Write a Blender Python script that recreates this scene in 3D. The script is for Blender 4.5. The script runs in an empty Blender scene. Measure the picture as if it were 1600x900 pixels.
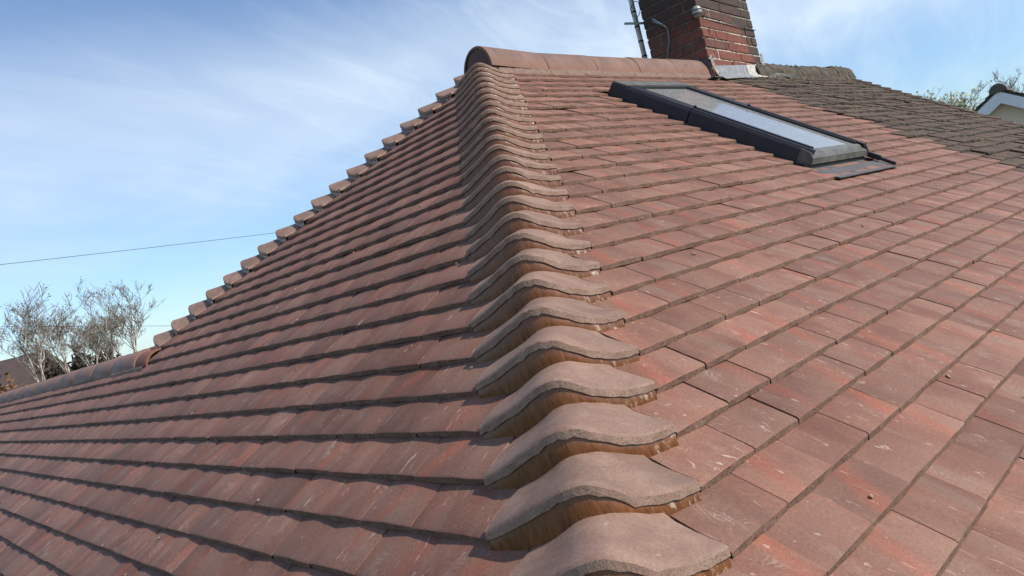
import bpy, math, random
import numpy as np
from mathutils import Vector, Matrix
R_ = math.radians
random.seed(7)
rng = np.random.default_rng(7)
SC = bpy.context.scene
COL = SC.collection

# ------------------------------------------------------------------ camera
yaw, pit, rol = 0.81453, -0.0149, -0.24292
CAM = Vector((-2.90605, -2.89899, -1.18839))
ca, sa, cb, sb, cc, sc_ = math.cos(yaw), math.sin(yaw), math.cos(pit), math.sin(pit), math.cos(rol), math.sin(rol)
fwd = Vector((ca*cb, sa*cb, sb)); r0 = Vector((sa, -ca, 0)); u0 = r0.cross(fwd)
u0 = Vector((-ca*sb, -sa*sb, cb))
rgt = cc*r0 + sc_*u0; upv = -sc_*r0 + cc*u0
FPX = 1149.98
cam = bpy.data.cameras.new('camera'); cam_o = bpy.data.objects.new('camera', cam); COL.objects.link(cam_o)
m = Matrix((rgt, upv, -fwd)).transposed().to_4x4(); m.translation = CAM
cam_o.matrix_world = m
cam.lens = FPX/1600*36; cam.sensor_width = 36; cam.clip_start = 0.02; cam.clip_end = 3000
SC.camera = cam_o

def ray_pt(u, v, dist):
    d = fwd + rgt*(u-800)/FPX - upv*(v-450)/FPX
    return CAM + d*(dist/math.hypot(d.x, d.y))
def project(P):
    d = Vector(P) - CAM; z = d.dot(fwd)
    if z < 0.05: return None
    return (800+FPX*d.dot(rgt)/z, 450-FPX*d.dot(upv)/z)

# ------------------------------------------------------------------ view, sky and sun
SC.view_settings.view_transform = 'Standard'; SC.view_settings.look = 'None'
SC.view_settings.exposure = 0.08; SC.view_settings.gamma = 1.0
SUN_EL, SUN_ROT = R_(42), R_(158)
sdir = Vector((math.sin(SUN_ROT)*math.cos(SUN_EL), math.cos(SUN_ROT)*math.cos(SUN_EL), math.sin(SUN_EL)))
sl = bpy.data.lights.new('sun', 'SUN'); sl.energy = 4.8; sl.angle = R_(0.6); sl.color = (1.0, 0.92, 0.82)
so = bpy.data.objects.new('sun', sl); COL.objects.link(so)
so.rotation_euler = sdir.to_track_quat('Z', 'Y').to_euler()

class NB:
    """small node-graph helper"""
    def __init__(s, nt): s.nt = nt; nt.nodes.clear()
    def n(s, t, **k):
        nd = s.nt.nodes.new(t)
        for a, b in k.items():
            if hasattr(nd, a) and not a[0].isupper(): setattr(nd, a, b)
        return nd
    def set(s, sock, v):
        if v is None: return
        if isinstance(v, bpy.types.NodeSocket): s.nt.links.new(v, sock)
        elif isinstance(v, (tuple, list)):
            v = tuple(v)
            if len(v) == 3 and sock.type == 'RGBA': v = v+(1,)
            sock.default_value = v
        else:
            if sock.type == 'RGBA': v = (v, v, v, 1)
            elif sock.type == 'VECTOR': v = (v, v, v)
            sock.default_value = v
    def math(s, op, a, b=None, c=None, clamp=False):
        nd = s.n('ShaderNodeMath', operation=op, use_clamp=clamp)
        for i, v in enumerate((a, b, c)):
            if v is not None: s.set(nd.inputs[i], v)
        return nd.outputs[0]
    def vm(s, op, a, b=None):
        nd = s.n('ShaderNodeVectorMath', operation=op); s.set(nd.inputs[0], a)
        if b is not None: s.set(nd.inputs[1], b)
        return nd.outputs[0]
    def comb(s, x, y, z):
        nd = s.n('ShaderNodeCombineXYZ')
        for i, v in enumerate((x, y, z)): s.set(nd.inputs[i], v)
        return nd.outputs[0]
    def sep(s, v):
        nd = s.n('ShaderNodeSeparateXYZ'); s.set(nd.inputs[0], v); return nd.outputs
    def noise(s, vec, scale, detail=3, rough=.55, dist=0, dims='3D'):
        nd = s.n('ShaderNodeTexNoise', noise_dimensions=dims)
        s.set(nd.inputs['Vector'], vec); s.set(nd.inputs['Scale'], scale); s.set(nd.inputs['Detail'], detail)
        s.set(nd.inputs['Roughness'], rough); s.set(nd.inputs['Distortion'], dist)
        return nd.outputs[0]
    def ramp(s, f, lo, hi, a=0., b=1., smooth=True):
        nd = s.n('ShaderNodeMapRange', interpolation_type='SMOOTHSTEP' if smooth else 'LINEAR')
        s.set(nd.inputs[0], f); s.set(nd.inputs[1], lo); s.set(nd.inputs[2], hi); s.set(nd.inputs[3], a); s.set(nd.inputs[4], b)
        return nd.outputs[0]
    def mix(s, f, a, b, mode='MIX'):
        nd = s.n('ShaderNodeMix', data_type='RGBA', blend_type=mode)
        s.set(nd.inputs[0], f); s.set(nd.inputs[6], a); s.set(nd.inputs[7], b); return nd.outputs[2]
    def white(s, v):
        nd = s.n('ShaderNodeTexWhiteNoise', noise_dimensions='1D'); s.set(nd.inputs['W'], v); return nd.outputs[0]
    def bump(s, h, strength, dist, normal=None):
        nd = s.n('ShaderNodeBump'); s.set(nd.inputs['Height'], h); s.set(nd.inputs['Strength'], strength)
        s.set(nd.inputs['Distance'], dist)
        if normal is not None: s.set(nd.inputs['Normal'], normal)
        return nd.outputs[0]

world = bpy.data.worlds.new('World'); SC.world = world; world.use_nodes = True
b = NB(world.node_tree)
sky = b.n('ShaderNodeTexSky'); sky.sky_type = 'NISHITA'; sky.sun_disc = False
sky.sun_elevation = SUN_EL; sky.sun_rotation = SUN_ROT; sky.air_density = 1.0; sky.dust_density = 0.6; sky.ozone_density = 2.0
tc = b.n('ShaderNodeTexCoord'); X, Y, Z = b.sep(tc.outputs['Generated'])
zz = b.math('ADD', b.math('MAXIMUM', Z, 0.0), 0.22)
px = b.math('DIVIDE', X, zz); py = b.math('DIVIDE', Y, zz)
# rotate so that the cirrus streaks run across the view and stretch them
ang = R_(18)
qx = b.math('ADD', b.math('MULTIPLY', px, math.cos(ang)), b.math('MULTIPLY', py, math.sin(ang)))
qy = b.math('ADD', b.math('MULTIPLY', px, -math.sin(ang)), b.math('MULTIPLY', py, math.cos(ang)))
v1 = b.comb(b.math('MULTIPLY', qx, 0.55), b.math('MULTIPLY', qy, 0.55), 3.7)
v2 = b.comb(b.math('MULTIPLY', qx, 1.3), b.math('MULTIPLY', qy, 4.6), 1.2)
c1 = b.noise(v1, 1.0, 4, .55, .6); c2 = b.noise(v2, 1.2, 8, .62, .9)
v3 = b.comb(b.math('MULTIPLY', qx, 3.0), b.math('MULTIPLY', qy, 5.5), 6.2)
c3 = b.noise(v3, 2.2, 6, .6, .5)
cl = b.math('ADD', b.math('ADD', b.math('MULTIPLY', c1, 1.0), b.math('MULTIPLY', c2, 0.17)), b.math('MULTIPLY', c3, 0.08))
cl = b.ramp(cl, 0.46, 0.80, 0.0, 1.0)
wob = b.math('MULTIPLY', b.math('SUBTRACT', c1, .5), .16)
zb = b.math('ADD', Z, wob)
bank = b.math('MULTIPLY', b.ramp(zb, .11, .24), b.ramp(zb, .42, .29))      # one broad altostratus bank
cl = b.math('ADD', b.math('MULTIPLY', bank, b.math('ADD', .26, b.math('MULTIPLY', cl, .26))), b.math('MULTIPLY', b.ramp(c2, .38, .78), b.ramp(X, .25, .75, .05, .20)), clamp=True)
# thicker haze towards the horizon
hz = b.ramp(Z, -0.02, 0.12, 0.22, 0.0)
cl = b.math('MAXIMUM', b.math('ADD', cl, .07), hz)
skyc = b.mix(1.0, sky.outputs[0], (0.90, 1.08, 1.26), 'MULTIPLY')
colr = b.mix(cl, skyc, (6.9, 7.8, 8.6))
bg = b.n('ShaderNodeBackground'); b.set(bg.inputs[0], colr); bg.inputs[1].default_value = 0.125
ow = b.n('ShaderNodeOutputWorld'); b.nt.links.new(bg.outputs[0], ow.inputs[0])

# ------------------------------------------------------------------ helpers
def mat(name):
    mt = bpy.data.materials.new(name); mt.use_nodes = True
    nb = NB(mt.node_tree); bs = nb.n('ShaderNodeBsdfPrincipled'); o = nb.n('ShaderNodeOutputMaterial')
    nb.nt.links.new(bs.outputs[0], o.inputs[0]); return mt, nb, bs
def link(o, parent=None, **props):
    COL.objects.link(o)
    if parent is not None: o.parent = parent
    for k, v in props.items():
        if v: o[k] = v
    return o
def empty(name, loc=(0, 0, 0), parent=None, **props):
    o = bpy.data.objects.new(name, None); o.location = loc; o.empty_display_size = .2
    return link(o, parent, **props)
class MB:
    """collects vertices, faces, per-vertex tile coordinates and material slots, then makes ONE mesh"""
    def __init__(s): s.v = []; s.f = []; s.tc = []; s.mi = []; s.sm = []
    def add(s, vs, fs, mi=0, tc=None, smooth=False):
        k = len(s.v); s.v += [tuple(x) for x in vs]
        s.tc += list(tc) if tc is not None else [(x[0], x[1], x[2]) for x in vs]
        s.f += [tuple(i+k for i in f) for f in fs]
        s.mi += [mi]*len(fs) if isinstance(mi, int) else list(mi)
        s.sm += [smooth]*len(fs) if isinstance(smooth, bool) else list(smooth)
        return k
    def box(s, lo, hi, M=None, mi=0, bev=0.0, jit=0.0):
        x0, y0, z0 = lo; x1, y1, z1 = hi
        if bev <= 0:
            vs = [(x, y, z) for z in (z0, z1) for y in (y0, y1) for x in (x0, x1)]
            fs = [(0, 2, 3, 1), (4, 5, 7, 6), (0, 1, 5, 4), (2, 6, 7, 3), (0, 4, 6, 2), (1, 3, 7, 5)]
        else:
            vs = []; e = bev
            for z, sz in ((z0, 1), (z1, -1)):
                for y, sy in ((y0, 1), (y1, -1)):
                    for x, sx in ((x0, 1), (x1, -1)):
                        vs += [(x, y+sy*e, z+sz*e), (x+sx*e, y, z+sz*e), (x+sx*e, y+sy*e, z)]
            def c(i, a): return 3*i+a   # corner i (x + 2y + 4z), a = axis of the face it lies on
            fs = [(c(0, 0), c(4, 0), c(6, 0), c(2, 0)), (c(1, 0), c(3, 0), c(7, 0), c(5, 0)),
                  (c(0, 1), c(1, 1), c(5, 1), c(4, 1)), (c(2, 1), c(6, 1), c(7, 1), c(3, 1)),
                  (c(0, 2), c(2, 2), c(3, 2), c(1, 2)), (c(4, 2), c(5, 2), c(7, 2), c(6, 2))]
            for a, bb in ((0, 1), (2, 3), (4, 5), (6, 7)):
                fs.append((c(a, 1), c(a, 2), c(bb, 2), c(bb, 1)))
            for a, bb in ((0, 2), (1, 3), (4, 6), (5, 7)):
                fs.append((c(a, 0), c(bb, 0), c(bb, 2), c(a, 2)))
            for a, bb in ((0, 4), (1, 5), (2, 6), (3, 7)):
                fs.append((c(a, 0), c(a, 1), c(bb, 1), c(bb, 0)))
            for i in range(8): fs.append((c(i, 0), c(i, 1), c(i, 2)))
        if jit: vs = [tuple(q + random.uniform(-jit, jit) for q in v) for v in vs]
        if M is not None: vs = [tuple(M @ Vector(v)) for v in vs]
        s.add(vs, fs, mi)
    def prism(s, poly, dvec, mi=0):
        n = len(poly); d = Vector(dvec)
        vs = [Vector(p) for p in poly] + [Vector(p)+d for p in poly]
        fs = [tuple(range(n-1, -1, -1)), tuple(range(n, 2*n))] + [(i, (i+1) % n, (i+1) % n+n, i+n) for i in range(n)]
        s.add(vs, fs, mi)
    def tube(s, pts, rads, sides=6, mi=0, cap=True, smooth=True):
        pts = [Vector(p) for p in pts]
        if not hasattr(rads, '__len__'): rads = [rads]*len(pts)
        rings = []; prev = None
        for i, p in enumerate(pts):
            t = (pts[min(i+1, len(pts)-1)] - pts[max(i-1, 0)]).normalized()
            a = t.orthogonal().normalized() if prev is None else (prev - t*prev.dot(t)).normalized()
            prev = a; bb = t.cross(a)
            rings.append([p + (a*math.cos(2*math.pi*k/sides) + bb*math.sin(2*math.pi*k/sides))*rads[i] for k in range(sides)])
        vs = [v for r in rings for v in r]; fs = []
        for i in range(len(pts)-1):
            for k in range(sides):
                fs.append((i*sides+k, i*sides+(k+1) % sides, (i+1)*sides+(k+1) % sides, (i+1)*sides+k))
        sm = [smooth]*len(fs)
        if cap and sides > 2:
            fs += [tuple(range(sides-1, -1, -1)), tuple((len(pts)-1)*sides+k for k in range(sides))]; sm += [False, False]
        s.add(vs, fs, mi, smooth=sm)
    def mesh(s, name, mats):
        me = bpy.data.meshes.new(name)
        me.from_pydata(s.v, [], s.f)
        for mm in mats: me.materials.append(mm)
        me.polygons.foreach_set('material_index', s.mi)
        me.polygons.foreach_set('use_smooth', s.sm)
        at = me.attributes.new('tc', 'FLOAT_VECTOR', 'POINT')
        at.data.foreach_set('vector', np.array(s.tc, dtype=np.float32).ravel())
        me.update(); return me
    def build(s, name, mats, parent=None, **props):
        if not isinstance(mats, (list, tuple)): mats = [mats]
        return link(bpy.data.objects.new(name, s.mesh(name, mats)), parent, **props)

# ------------------------------------------------------------------ materials
def tc_seed(nb):
    at = nb.n('ShaderNodeAttribute', attribute_name='tc'); oi = nb.n('ShaderNodeObjectInfo')
    x, y, z = nb.sep(at.outputs['Vector'])
    seed = nb.math('ADD', z, nb.math('MULTIPLY', oi.outputs['Random'], 91.7))
    return x, y, seed

def tile_material(name, warm=1.0):
    mt, nb, bs = mat(name)
    x, y, sd = tc_seed(nb)
    r1 = nb.white(sd); r2 = nb.white(nb.math('ADD', sd, 3.3)); r3 = nb.white(nb.math('ADD', sd, 7.9)); r4 = nb.white(nb.math('ADD', sd, 12.1))
    s10 = nb.math('MULTIPLY', sd, 5.31)
    # soft tone drift over a tile
    vl = nb.comb(nb.math('MULTIPLY', x, 9), nb.math('MULTIPLY', y, 5), s10)
    tone = nb.noise(vl, 1.0, 3, .5, .4)
    base = nb.mix(nb.ramp(tone, .32, .68), (0.185, 0.085, 0.057), (0.275, 0.152, 0.108))
    base = nb.mix(nb.ramp(r1, 0.0, 1.0, 0.0, 0.55, False), base, (0.205, 0.122, 0.090))
    # red oxide streaks along the tile
    vs = nb.comb(nb.math('MULTIPLY', x, 26), nb.math('MULTIPLY', y, 2.2), s10)
    st = nb.noise(vs, 1.0, 3, .55, .5)
    cx = nb.math('ADD', nb.math('MULTIPLY', r2, 0.13), 0.015)
    dx = nb.math('ABSOLUTE', nb.math('SUBTRACT', x, nb.math('ADD', cx, nb.math('MULTIPLY', y, nb.math('SUBTRACT', r3, .5)))))
    band = nb.ramp(nb.math('ADD', dx, nb.math('MULTIPLY', nb.math('SUBTRACT', st, .5), .045)), 0.006, 0.034, 1.0, 0.0)
    red = nb.math('MULTIPLY', band, nb.ramp(r3, 0.25, 0.95, 0.0, 1.0))
    red = nb.math('MAXIMUM', red, nb.math('MULTIPLY', nb.ramp(st, .56, .74), 0.45))
    red = nb.math('MULTIPLY', red, nb.ramp(nb.noise(vl, 2.1, 3, .6), .25, .6, 0.35, 1.0))
    base = nb.mix(nb.math('MULTIPLY', red, 0.60*warm), base, (0.35, 0.112, 0.066))
    # grey sanded patches
    vg = nb.comb(nb.math('MULTIPLY', x, 14), nb.math('MULTIPLY', y, 4.5), nb.math('ADD', s10, 40))
    gr = nb.ramp(nb.noise(vg, 1.0, 3, .5, .3), .5, .72)
    base = nb.mix(nb.math('MULTIPLY', gr, .55), base, (0.250, 0.180, 0.136))
    # chalky fingerprints: wavy curved smears on some tiles
    wx = nb.math('SUBTRACT', x, nb.math('ADD', 0.03, nb.math('MULTIPLY', r4, .1)))
    wy = nb.math('SUBTRACT', y, nb.math('ADD', 0.01, nb.math('MULTIPLY', r1, .06)))
    rad = nb.math('SQRT', nb.math('ADD', nb.math('MULTIPLY', wx, wx), nb.math('MULTIPLY', nb.math('MULTIPLY', wy, wy), .35)))
    wob = nb.noise(nb.comb(nb.math('MULTIPLY', x, 30), nb.math('MULTIPLY', y, 18), s10), 1, 2, .5)
    wave = nb.math('SINE', nb.math('MULTIPLY', nb.math('ADD', rad, nb.math('MULTIPLY', wob, .035)), 900))
    fin = nb.math('MULTIPLY', nb.ramp(wave, -.1, .9, .12, 1.0), nb.ramp(rad, .006, .034, 1, 0))
    fin = nb.math('MULTIPLY', fin, nb.ramp(wob, .42, .62))
    fin = nb.math('MULTIPLY', fin, nb.ramp(r2, .50, .62))
    base = nb.mix(nb.math('MULTIPLY', fin, .50), base, (0.44, 0.37, 0.31))
    # pale splashes and scratches
    vp = nb.comb(nb.math('MULTIPLY', x, 60), nb.math('MULTIPLY', y, 22), nb.math('ADD', s10, 9))
    sp = nb.ramp(nb.noise(vp, 1.0, 3, .6, 1.2), .645, .70)
    base = nb.mix(nb.math('MULTIPLY', sp, .62), base, (0.50, 0.44, 0.38))
    vq = nb.comb(nb.math('MULTIPLY', x, 150), nb.math('MULTIPLY', y, 14), nb.math('ADD', s10, 19))
    sc = nb.ramp(nb.noise(vq, 1.0, 2, .5, .6), .68, .75)
    base = nb.mix(nb.math('MULTIPLY', sc, .40), base, (0.44, 0.36, 0.32))
    # sand grain
    vf = nb.comb(x, y, nb.math('MULTIPLY', sd, .13))
    gn = nb.noise(vf, 620, 2, .7)
    base = nb.mix(1.0, base, nb.mix(nb.ramp(gn, .3, .7), (0.76, 0.76, 0.76), (1.20, 1.20, 1.20)), 'MULTIPLY')
    mg = nb.noise(vf, 170, 4, .7)
    base = nb.mix(1.0, base, nb.mix(nb.ramp(mg, .34, .66), (0.87, 0.86, 0.85), (1.11, 1.11, 1.11)), 'MULTIPLY')
    pit = nb.ramp(nb.noise(vf, 260, 2, .5), .70, .76)
    base = nb.mix(nb.math('MULTIPLY', pit, .6), base, (.06, .045, .04))
    base = nb.mix(1.0, base, nb.mix(r4, (0.67, 0.585, 0.555), (0.97, 0.865, 0.82)), 'MULTIPLY')
    nb.set(bs.inputs['Base Color'], base)
    nb.set(bs.inputs['Roughness'], nb.ramp(gn, .3, .7, .62, .85)); bs.inputs['Specular IOR Level'].default_value = .42
    h = nb.math('ADD', nb.math('MULTIPLY', gn, .4), nb.math('MULTIPLY', nb.noise(vf, 95, 3, .6), .8))
    nb.set(bs.inputs['Normal'], nb.bump(h, .55, .0009))
    return mt
M_TILE = tile_material('concrete plain tile')

def edge_material(name, c0, c1, pit=(0.05, .035, .028), light=(.42, .36, .3)):
    mt, nb, bs = mat(name)
    g = nb.n('ShaderNodeNewGeometry').outputs['Position']
    n1 = nb.noise(g, 210, 4, .65); n2 = nb.noise(g, 30, 3, .6); n3 = nb.noise(g, 420, 2, .6)
    c = nb.mix(nb.ramp(n2, .3, .7), c0, c1)
    c = nb.mix(nb.ramp(n1, .53, .64), c, pit)
    c = nb.mix(nb.math('MULTIPLY', nb.ramp(n3, .62, .72), nb.ramp(n2, .5, .7)), c, light)
    nb.set(bs.inputs['Base Color'], c); bs.inputs['Roughness'].default_value = .9
    nb.set(bs.inputs['Normal'], nb.bump(n1, 1.0, .0022)); return mt
M_EDGE = edge_material('broken tile edge', (0.140, 0.072, 0.048), (0.200, 0.116, 0.082), (.045, .026, .018))

# old weathered tiles
mt, nb, bs = mat('weathered mossy tile'); M_OLD = mt
x, y, sd = tc_seed(nb); g = nb.n('ShaderNodeNewGeometry').outputs['Position']
r1 = nb.white(sd); n1 = nb.noise(g, 16, 5, .65, .5); n2 = nb.noise(g, 75, 4, .7); n3 = nb.noise(g, 4, 3, .6); n4 = nb.noise(g, 46, 4, .6, .8)
c = nb.mix(nb.ramp(n1, .3, .7), (0.036, 0.021, 0.013), (0.108, 0.069, 0.044))
c = nb.mix(nb.math('MULTIPLY', nb.ramp(n3, .4, .66), .6), c, (0.075, 0.068, 0.038))
c = nb.mix(nb.math('MULTIPLY', r1, .45), c, (0.125, 0.068, 0.046))
c = nb.mix(nb.ramp(n4, .69, .74, 0, .75), c, (0.30, 0.28, 0.23))
c = nb.mix(nb.ramp(n2, .56, .7, 0, .6), c, (0.018, 0.014, 0.012))
nb.set(bs.inputs['Base Color'], c); bs.inputs['Roughness'].default_value = .92
nb.set(bs.inputs['Normal'], nb.bump(nb.math('ADD', n2, n1), 1.0, .007))
M_OLDEDGE = edge_material('weathered tile edge', (0.030, 0.022, 0.018), (0.075, 0.055, 0.045), (.01, .008, .007), (.16, .13, .10))

# bonnets
mt, nb, bs = mat('bonnet tile concrete'); M_BON = mt
x, y, sd = tc_seed(nb); s10 = nb.math('MULTIPLY', sd, 4.1)
v = nb.comb(x, y, nb.math('MULTIPLY', s10, .1)); r1 = nb.white(sd)
n1 = nb.noise(v, 13, 4, .6, .5); n2 = nb.noise(v, 620, 2, .7); n3 = nb.noise(v, 55, 4, .62, .8)
c = nb.mix(nb.ramp(n1, .3, .7), (0.222, 0.132, 0.096), (0.325, 0.212, 0.158))
c = nb.mix(nb.math('MULTIPLY', r1, .4), c, (0.255, 0.152, 0.115))
vs = nb.comb(nb.math('MULTIPLY', x, 40), nb.math('MULTIPLY', y, 170), s10)
c = nb.mix(nb.ramp(nb.noise(vs, 1, 3, .55, .8), .66, .76, 0, .5), c, (0.47, 0.42, 0.37))
c = nb.mix(nb.ramp(n3, .66, .74, 0, .6), c, (0.46, 0.38, 0.32))
c = nb.mix(nb.ramp(nb.noise(v, 28, 3, .5), .62, .72, 0, .4), c, (0.30, 0.15, 0.10))
c = nb.mix(1.0, c, nb.mix(nb.ramp(n2, .3, .7), (0.80, 0.80, 0.80), (1.16, 1.16, 1.16)), 'MULTIPLY')
c = nb.mix(1.0, c, nb.mix(nb.ramp(nb.noise(v, 170, 4, .7), .34, .66), (0.88, 0.87, 0.86), (1.09, 1.09, 1.09)), 'MULTIPLY')
c = nb.mix(nb.math('MULTIPLY', nb.ramp(nb.noise(v, 250, 2, .5), .69, .75), .6), c, (.08, .06, .05))
c = nb.mix(1.0, c, nb.mix(nb.white(nb.math('ADD', sd, 5.5)), (0.80, 0.78, 0.77), (1.0, 1.0, 1.0)), 'MULTIPLY')
c = nb.mix(nb.ramp(nb.noise(v, 7, 3, .6, 1.5), .55, .70, 0, .35), c, (0.145, 0.110, 0.092))
nb.set(bs.inputs['Base Color'], c); bs.inputs['Roughness'].default_value = .78
nb.set(bs.inputs['Normal'], nb.bump(nb.math('ADD', nb.math('MULTIPLY', n2, .4), n3), .6, .0014))
M_BONEDGE = edge_material('bonnet tile edge', (0.240, 0.148, 0.108), (0.325, 0.218, 0.165), (.18, .12, .09))

# smoothed brown mortar under the bonnets:  tc = (arc position, height 0..1, seed)
mt, nb, bs = mat('trowelled brown mortar'); M_MORT = mt
x, y, sd = tc_seed(nb)
vs = nb.comb(nb.math('MULTIPLY', nb.math('ADD', x, nb.math('MULTIPLY', y, .006)), 120), nb.math('MULTIPLY', y, .8), nb.math('MULTIPLY', sd, 3))
st = nb.noise(vs, 1.0, 4, .65, .5)
v2 = nb.comb(nb.math('MULTIPLY', x, 22), nb.math('MULTIPLY', y, .5), sd); big = nb.noise(v2, 1, 2, .5)
c = nb.mix(nb.ramp(st, .3, .7), (0.112, 0.037, 0.012), (0.205, 0.078, 0.027))
c = nb.mix(nb.ramp(big, .35, .65, 0, .5), c, (0.130, 0.046, 0.016))
eff = nb.math('MULTIPLY', nb.math('MULTIPLY', nb.ramp(x, .05, .15), nb.ramp(st, .50, .62)), nb.ramp(nb.noise(nb.comb(nb.math('MULTIPLY', x, 70), nb.math('MULTIPLY', y, 2), sd), 1, 2, .5), .45, .6))
c = nb.mix(nb.math('MULTIPLY', eff, .60), c, (0.62, 0.56, 0.49))
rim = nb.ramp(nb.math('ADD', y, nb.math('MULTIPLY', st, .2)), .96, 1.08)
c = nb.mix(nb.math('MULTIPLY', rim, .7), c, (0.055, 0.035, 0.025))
nb.set(bs.inputs['Base Color'], c); nb.set(bs.inputs['Roughness'], nb.ramp(st, .3, .7, .24, .45))
nb.set(bs.inputs['Normal'], nb.bump(st, .6, .0022))

def plain(name, col, rough=.8, var=.25, scale=20, bumpd=.001, metal=0, coord='pos'):
    mt, nb, bs = mat(name)
    g = nb.n('ShaderNodeNewGeometry').outputs['Position'] if coord == 'pos' else nb.n('ShaderNodeTexCoord').outputs['Object']
    n1 = nb.noise(g, scale, 4, .6, .4); n2 = nb.noise(g, scale*9, 3, .6)
    f = nb.math('ADD', nb.math('MULTIPLY', n1, .65), nb.math('MULTIPLY', n2, .35))
    c = nb.mix(nb.ramp(f, .3, .7), tuple(q*(1-var) for q in col), tuple(min(1, q*(1+var)) for q in col))
    nb.set(bs.inputs['Base Color'], c); nb.set(bs.inputs['Roughness'], nb.ramp(n2, .3, .7, rough*.9, min(1, rough*1.08)))
    bs.inputs['Metallic'].default_value = metal
    nb.set(bs.inputs['Normal'], nb.bump(f, .6, bumpd)); return mt

M_GREYMORT = plain('grey bedding mortar', (0.19, 0.125, 0.095), .9, .35, 40, .004)
M_DARK = plain('dark roofing felt', (0.020, 0.018, 0.017), .95)
M_TERRA = plain('terracotta end', (0.19, 0.078, 0.052), .8, .3, 25)
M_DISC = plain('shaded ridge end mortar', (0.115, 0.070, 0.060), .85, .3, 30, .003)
# ridge tiles: brown top, orange band along the skirt
mt, nb, bs = mat('ridge tile concrete'); M_RIDGE = mt
x, y, sd = tc_seed(nb)
v = nb.comb(x, y, nb.math('MULTIPLY', sd, .5)); n1 = nb.noise(v, 9, 4, .6, .6); n2 = nb.noise(v, 420, 2, .7); n3 = nb.noise(v, 45, 3, .6, 1)
c = nb.mix(nb.ramp(n1, .3, .7), (0.138, 0.080, 0.060), (0.205, 0.120, 0.090))
sk = nb.ramp(nb.math('ADD', nb.math('ABSOLUTE', y), nb.math('MULTIPLY', n1, .03)), .135, .185)
c = nb.mix(nb.math('MULTIPLY', sk, .40), c, (0.25, 0.106, 0.064))
c = nb.mix(nb.ramp(n3, .66, .76, 0, .5), c, (0.42, 0.34, 0.30))
nb.set(bs.inputs['Base Color'], c); bs.inputs['Roughness'].default_value = .75
nb.set(bs.inputs['Normal'], nb.bump(nb.math('ADD', nb.math('MULTIPLY', n2, .5), n3), .5, .0012))
# lower ridge, greyer
mt, nb, bs = mat('grey brown ridge tile'); M_RIDGE2 = mt
x, y, sd = tc_seed(nb)
v = nb.comb(x, y, nb.math('MULTIPLY', sd, .5)); n1 = nb.noise(v, 7, 4, .6, .6); n3 = nb.noise(v, 45, 3, .6, 1)
c = nb.mix(nb.ramp(n1, .3, .7), (0.185, 0.098, 0.070), (0.25, 0.142, 0.104))
c = nb.mix(nb.ramp(n3, .64, .76, 0, .3), c, (0.32, 0.27, 0.25))
nb.set(bs.inputs['Base Color'], c); bs.inputs['Roughness'].default_value = .7
nb.set(bs.inputs['Normal'], nb.bump(n3, .5, .0015))
# old mossy ridge
mt, nb, bs = mat('lichened old ridge'); M_OLDRIDGE = mt
g = nb.n('ShaderNodeNewGeometry').outputs['Position']
n1 = nb.noise(g, 14, 5, .65, .6); n2 = nb.noise(g, 60, 4, .7); n3 = nb.noise(g, 32, 3, .6, .8)
c = nb.mix(nb.ramp(n1, .35, .65), (0.040, 0.031, 0.023), (0.105, 0.086, 0.058))
c = nb.mix(nb.ramp(n3, .60, .70, 0, .6), c, (0.24, 0.20, 0.14))
c = nb.mix(nb.ramp(n2, .55, .68, 0, .6), c, (0.022, 0.018, 0.014))
nb.set(bs.inputs['Base Color'], c); bs.inputs['Roughness'].default_value = .95
nb.set(bs.inputs['Normal'], nb.bump(nb.math('ADD', n2, n1), 1, .01))
# brick
mt, nb, bs = mat('sooty red brick'); M_BRICK = mt
oi = nb.n('ShaderNodeObjectInfo'); g = nb.n('ShaderNodeNewGeometry').outputs['Position']
n1 = nb.noise(g, 26, 4, .65, .3); n2 = nb.noise(g, 140, 3, .65); rr = oi.outputs['Random']
c = nb.mix(nb.ramp(n1, .3, .7), (0.115, 0.031, 0.020), (0.220, 0.066, 0.040))
c = nb.mix(nb.ramp(rr, .0, 1.0, 0, .6, False), c, (0.20, 0.075, 0.052))
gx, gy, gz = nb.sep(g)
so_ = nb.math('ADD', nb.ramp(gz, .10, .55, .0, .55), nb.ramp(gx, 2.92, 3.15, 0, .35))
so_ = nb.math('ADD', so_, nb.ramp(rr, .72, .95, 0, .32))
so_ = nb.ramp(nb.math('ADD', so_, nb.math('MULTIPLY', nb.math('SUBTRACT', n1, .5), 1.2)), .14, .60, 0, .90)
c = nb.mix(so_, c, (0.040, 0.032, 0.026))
c = nb.mix(nb.ramp(nb.noise(g, 50, 3, .6, .6), .67, .74, 0, .5), c, (0.30, 0.27, 0.22))
nb.set(bs.inputs['Base Color'], c); bs.inputs['Roughness'].default_value = .88
nb.set(bs.inputs['Normal'], nb.bump(nb.math('ADD', n2, n1), .9, .004))
# chimney joints
mt, nb, bs = mat('lime mortar joints'); M_JOINT = mt
g = nb.n('ShaderNodeNewGeometry').outputs['Position']; gx, gy, gz = nb.sep(g)
n1 = nb.noise(g, 20, 4, .65); n2 = nb.noise(g, 90, 3, .65)
at_ = nb.n('ShaderNodeAttribute', attribute_name='tc').outputs['Vector']; lx_, ly_, lz_ = nb.sep(at_)
pl = nb.math('MULTIPLY', nb.math('MULTIPLY', nb.ramp(n1, .38, .56), nb.ramp(gz, .75, .2)), nb.ramp(ly_, .03, .01, .12, 1.0))
c = nb.mix(pl, (0.105, 0.085, 0.065), (0.52, 0.46, 0.37))
nb.set(bs.inputs['Base Color'], c); bs.inputs['Roughness'].default_value = .95
nb.set(bs.inputs['Normal'], nb.bump(n2, 1, .005))
M_LEAD = plain('weathered lead', (0.20, 0.205, 0.21), .55, .3, 18, .003)
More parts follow.
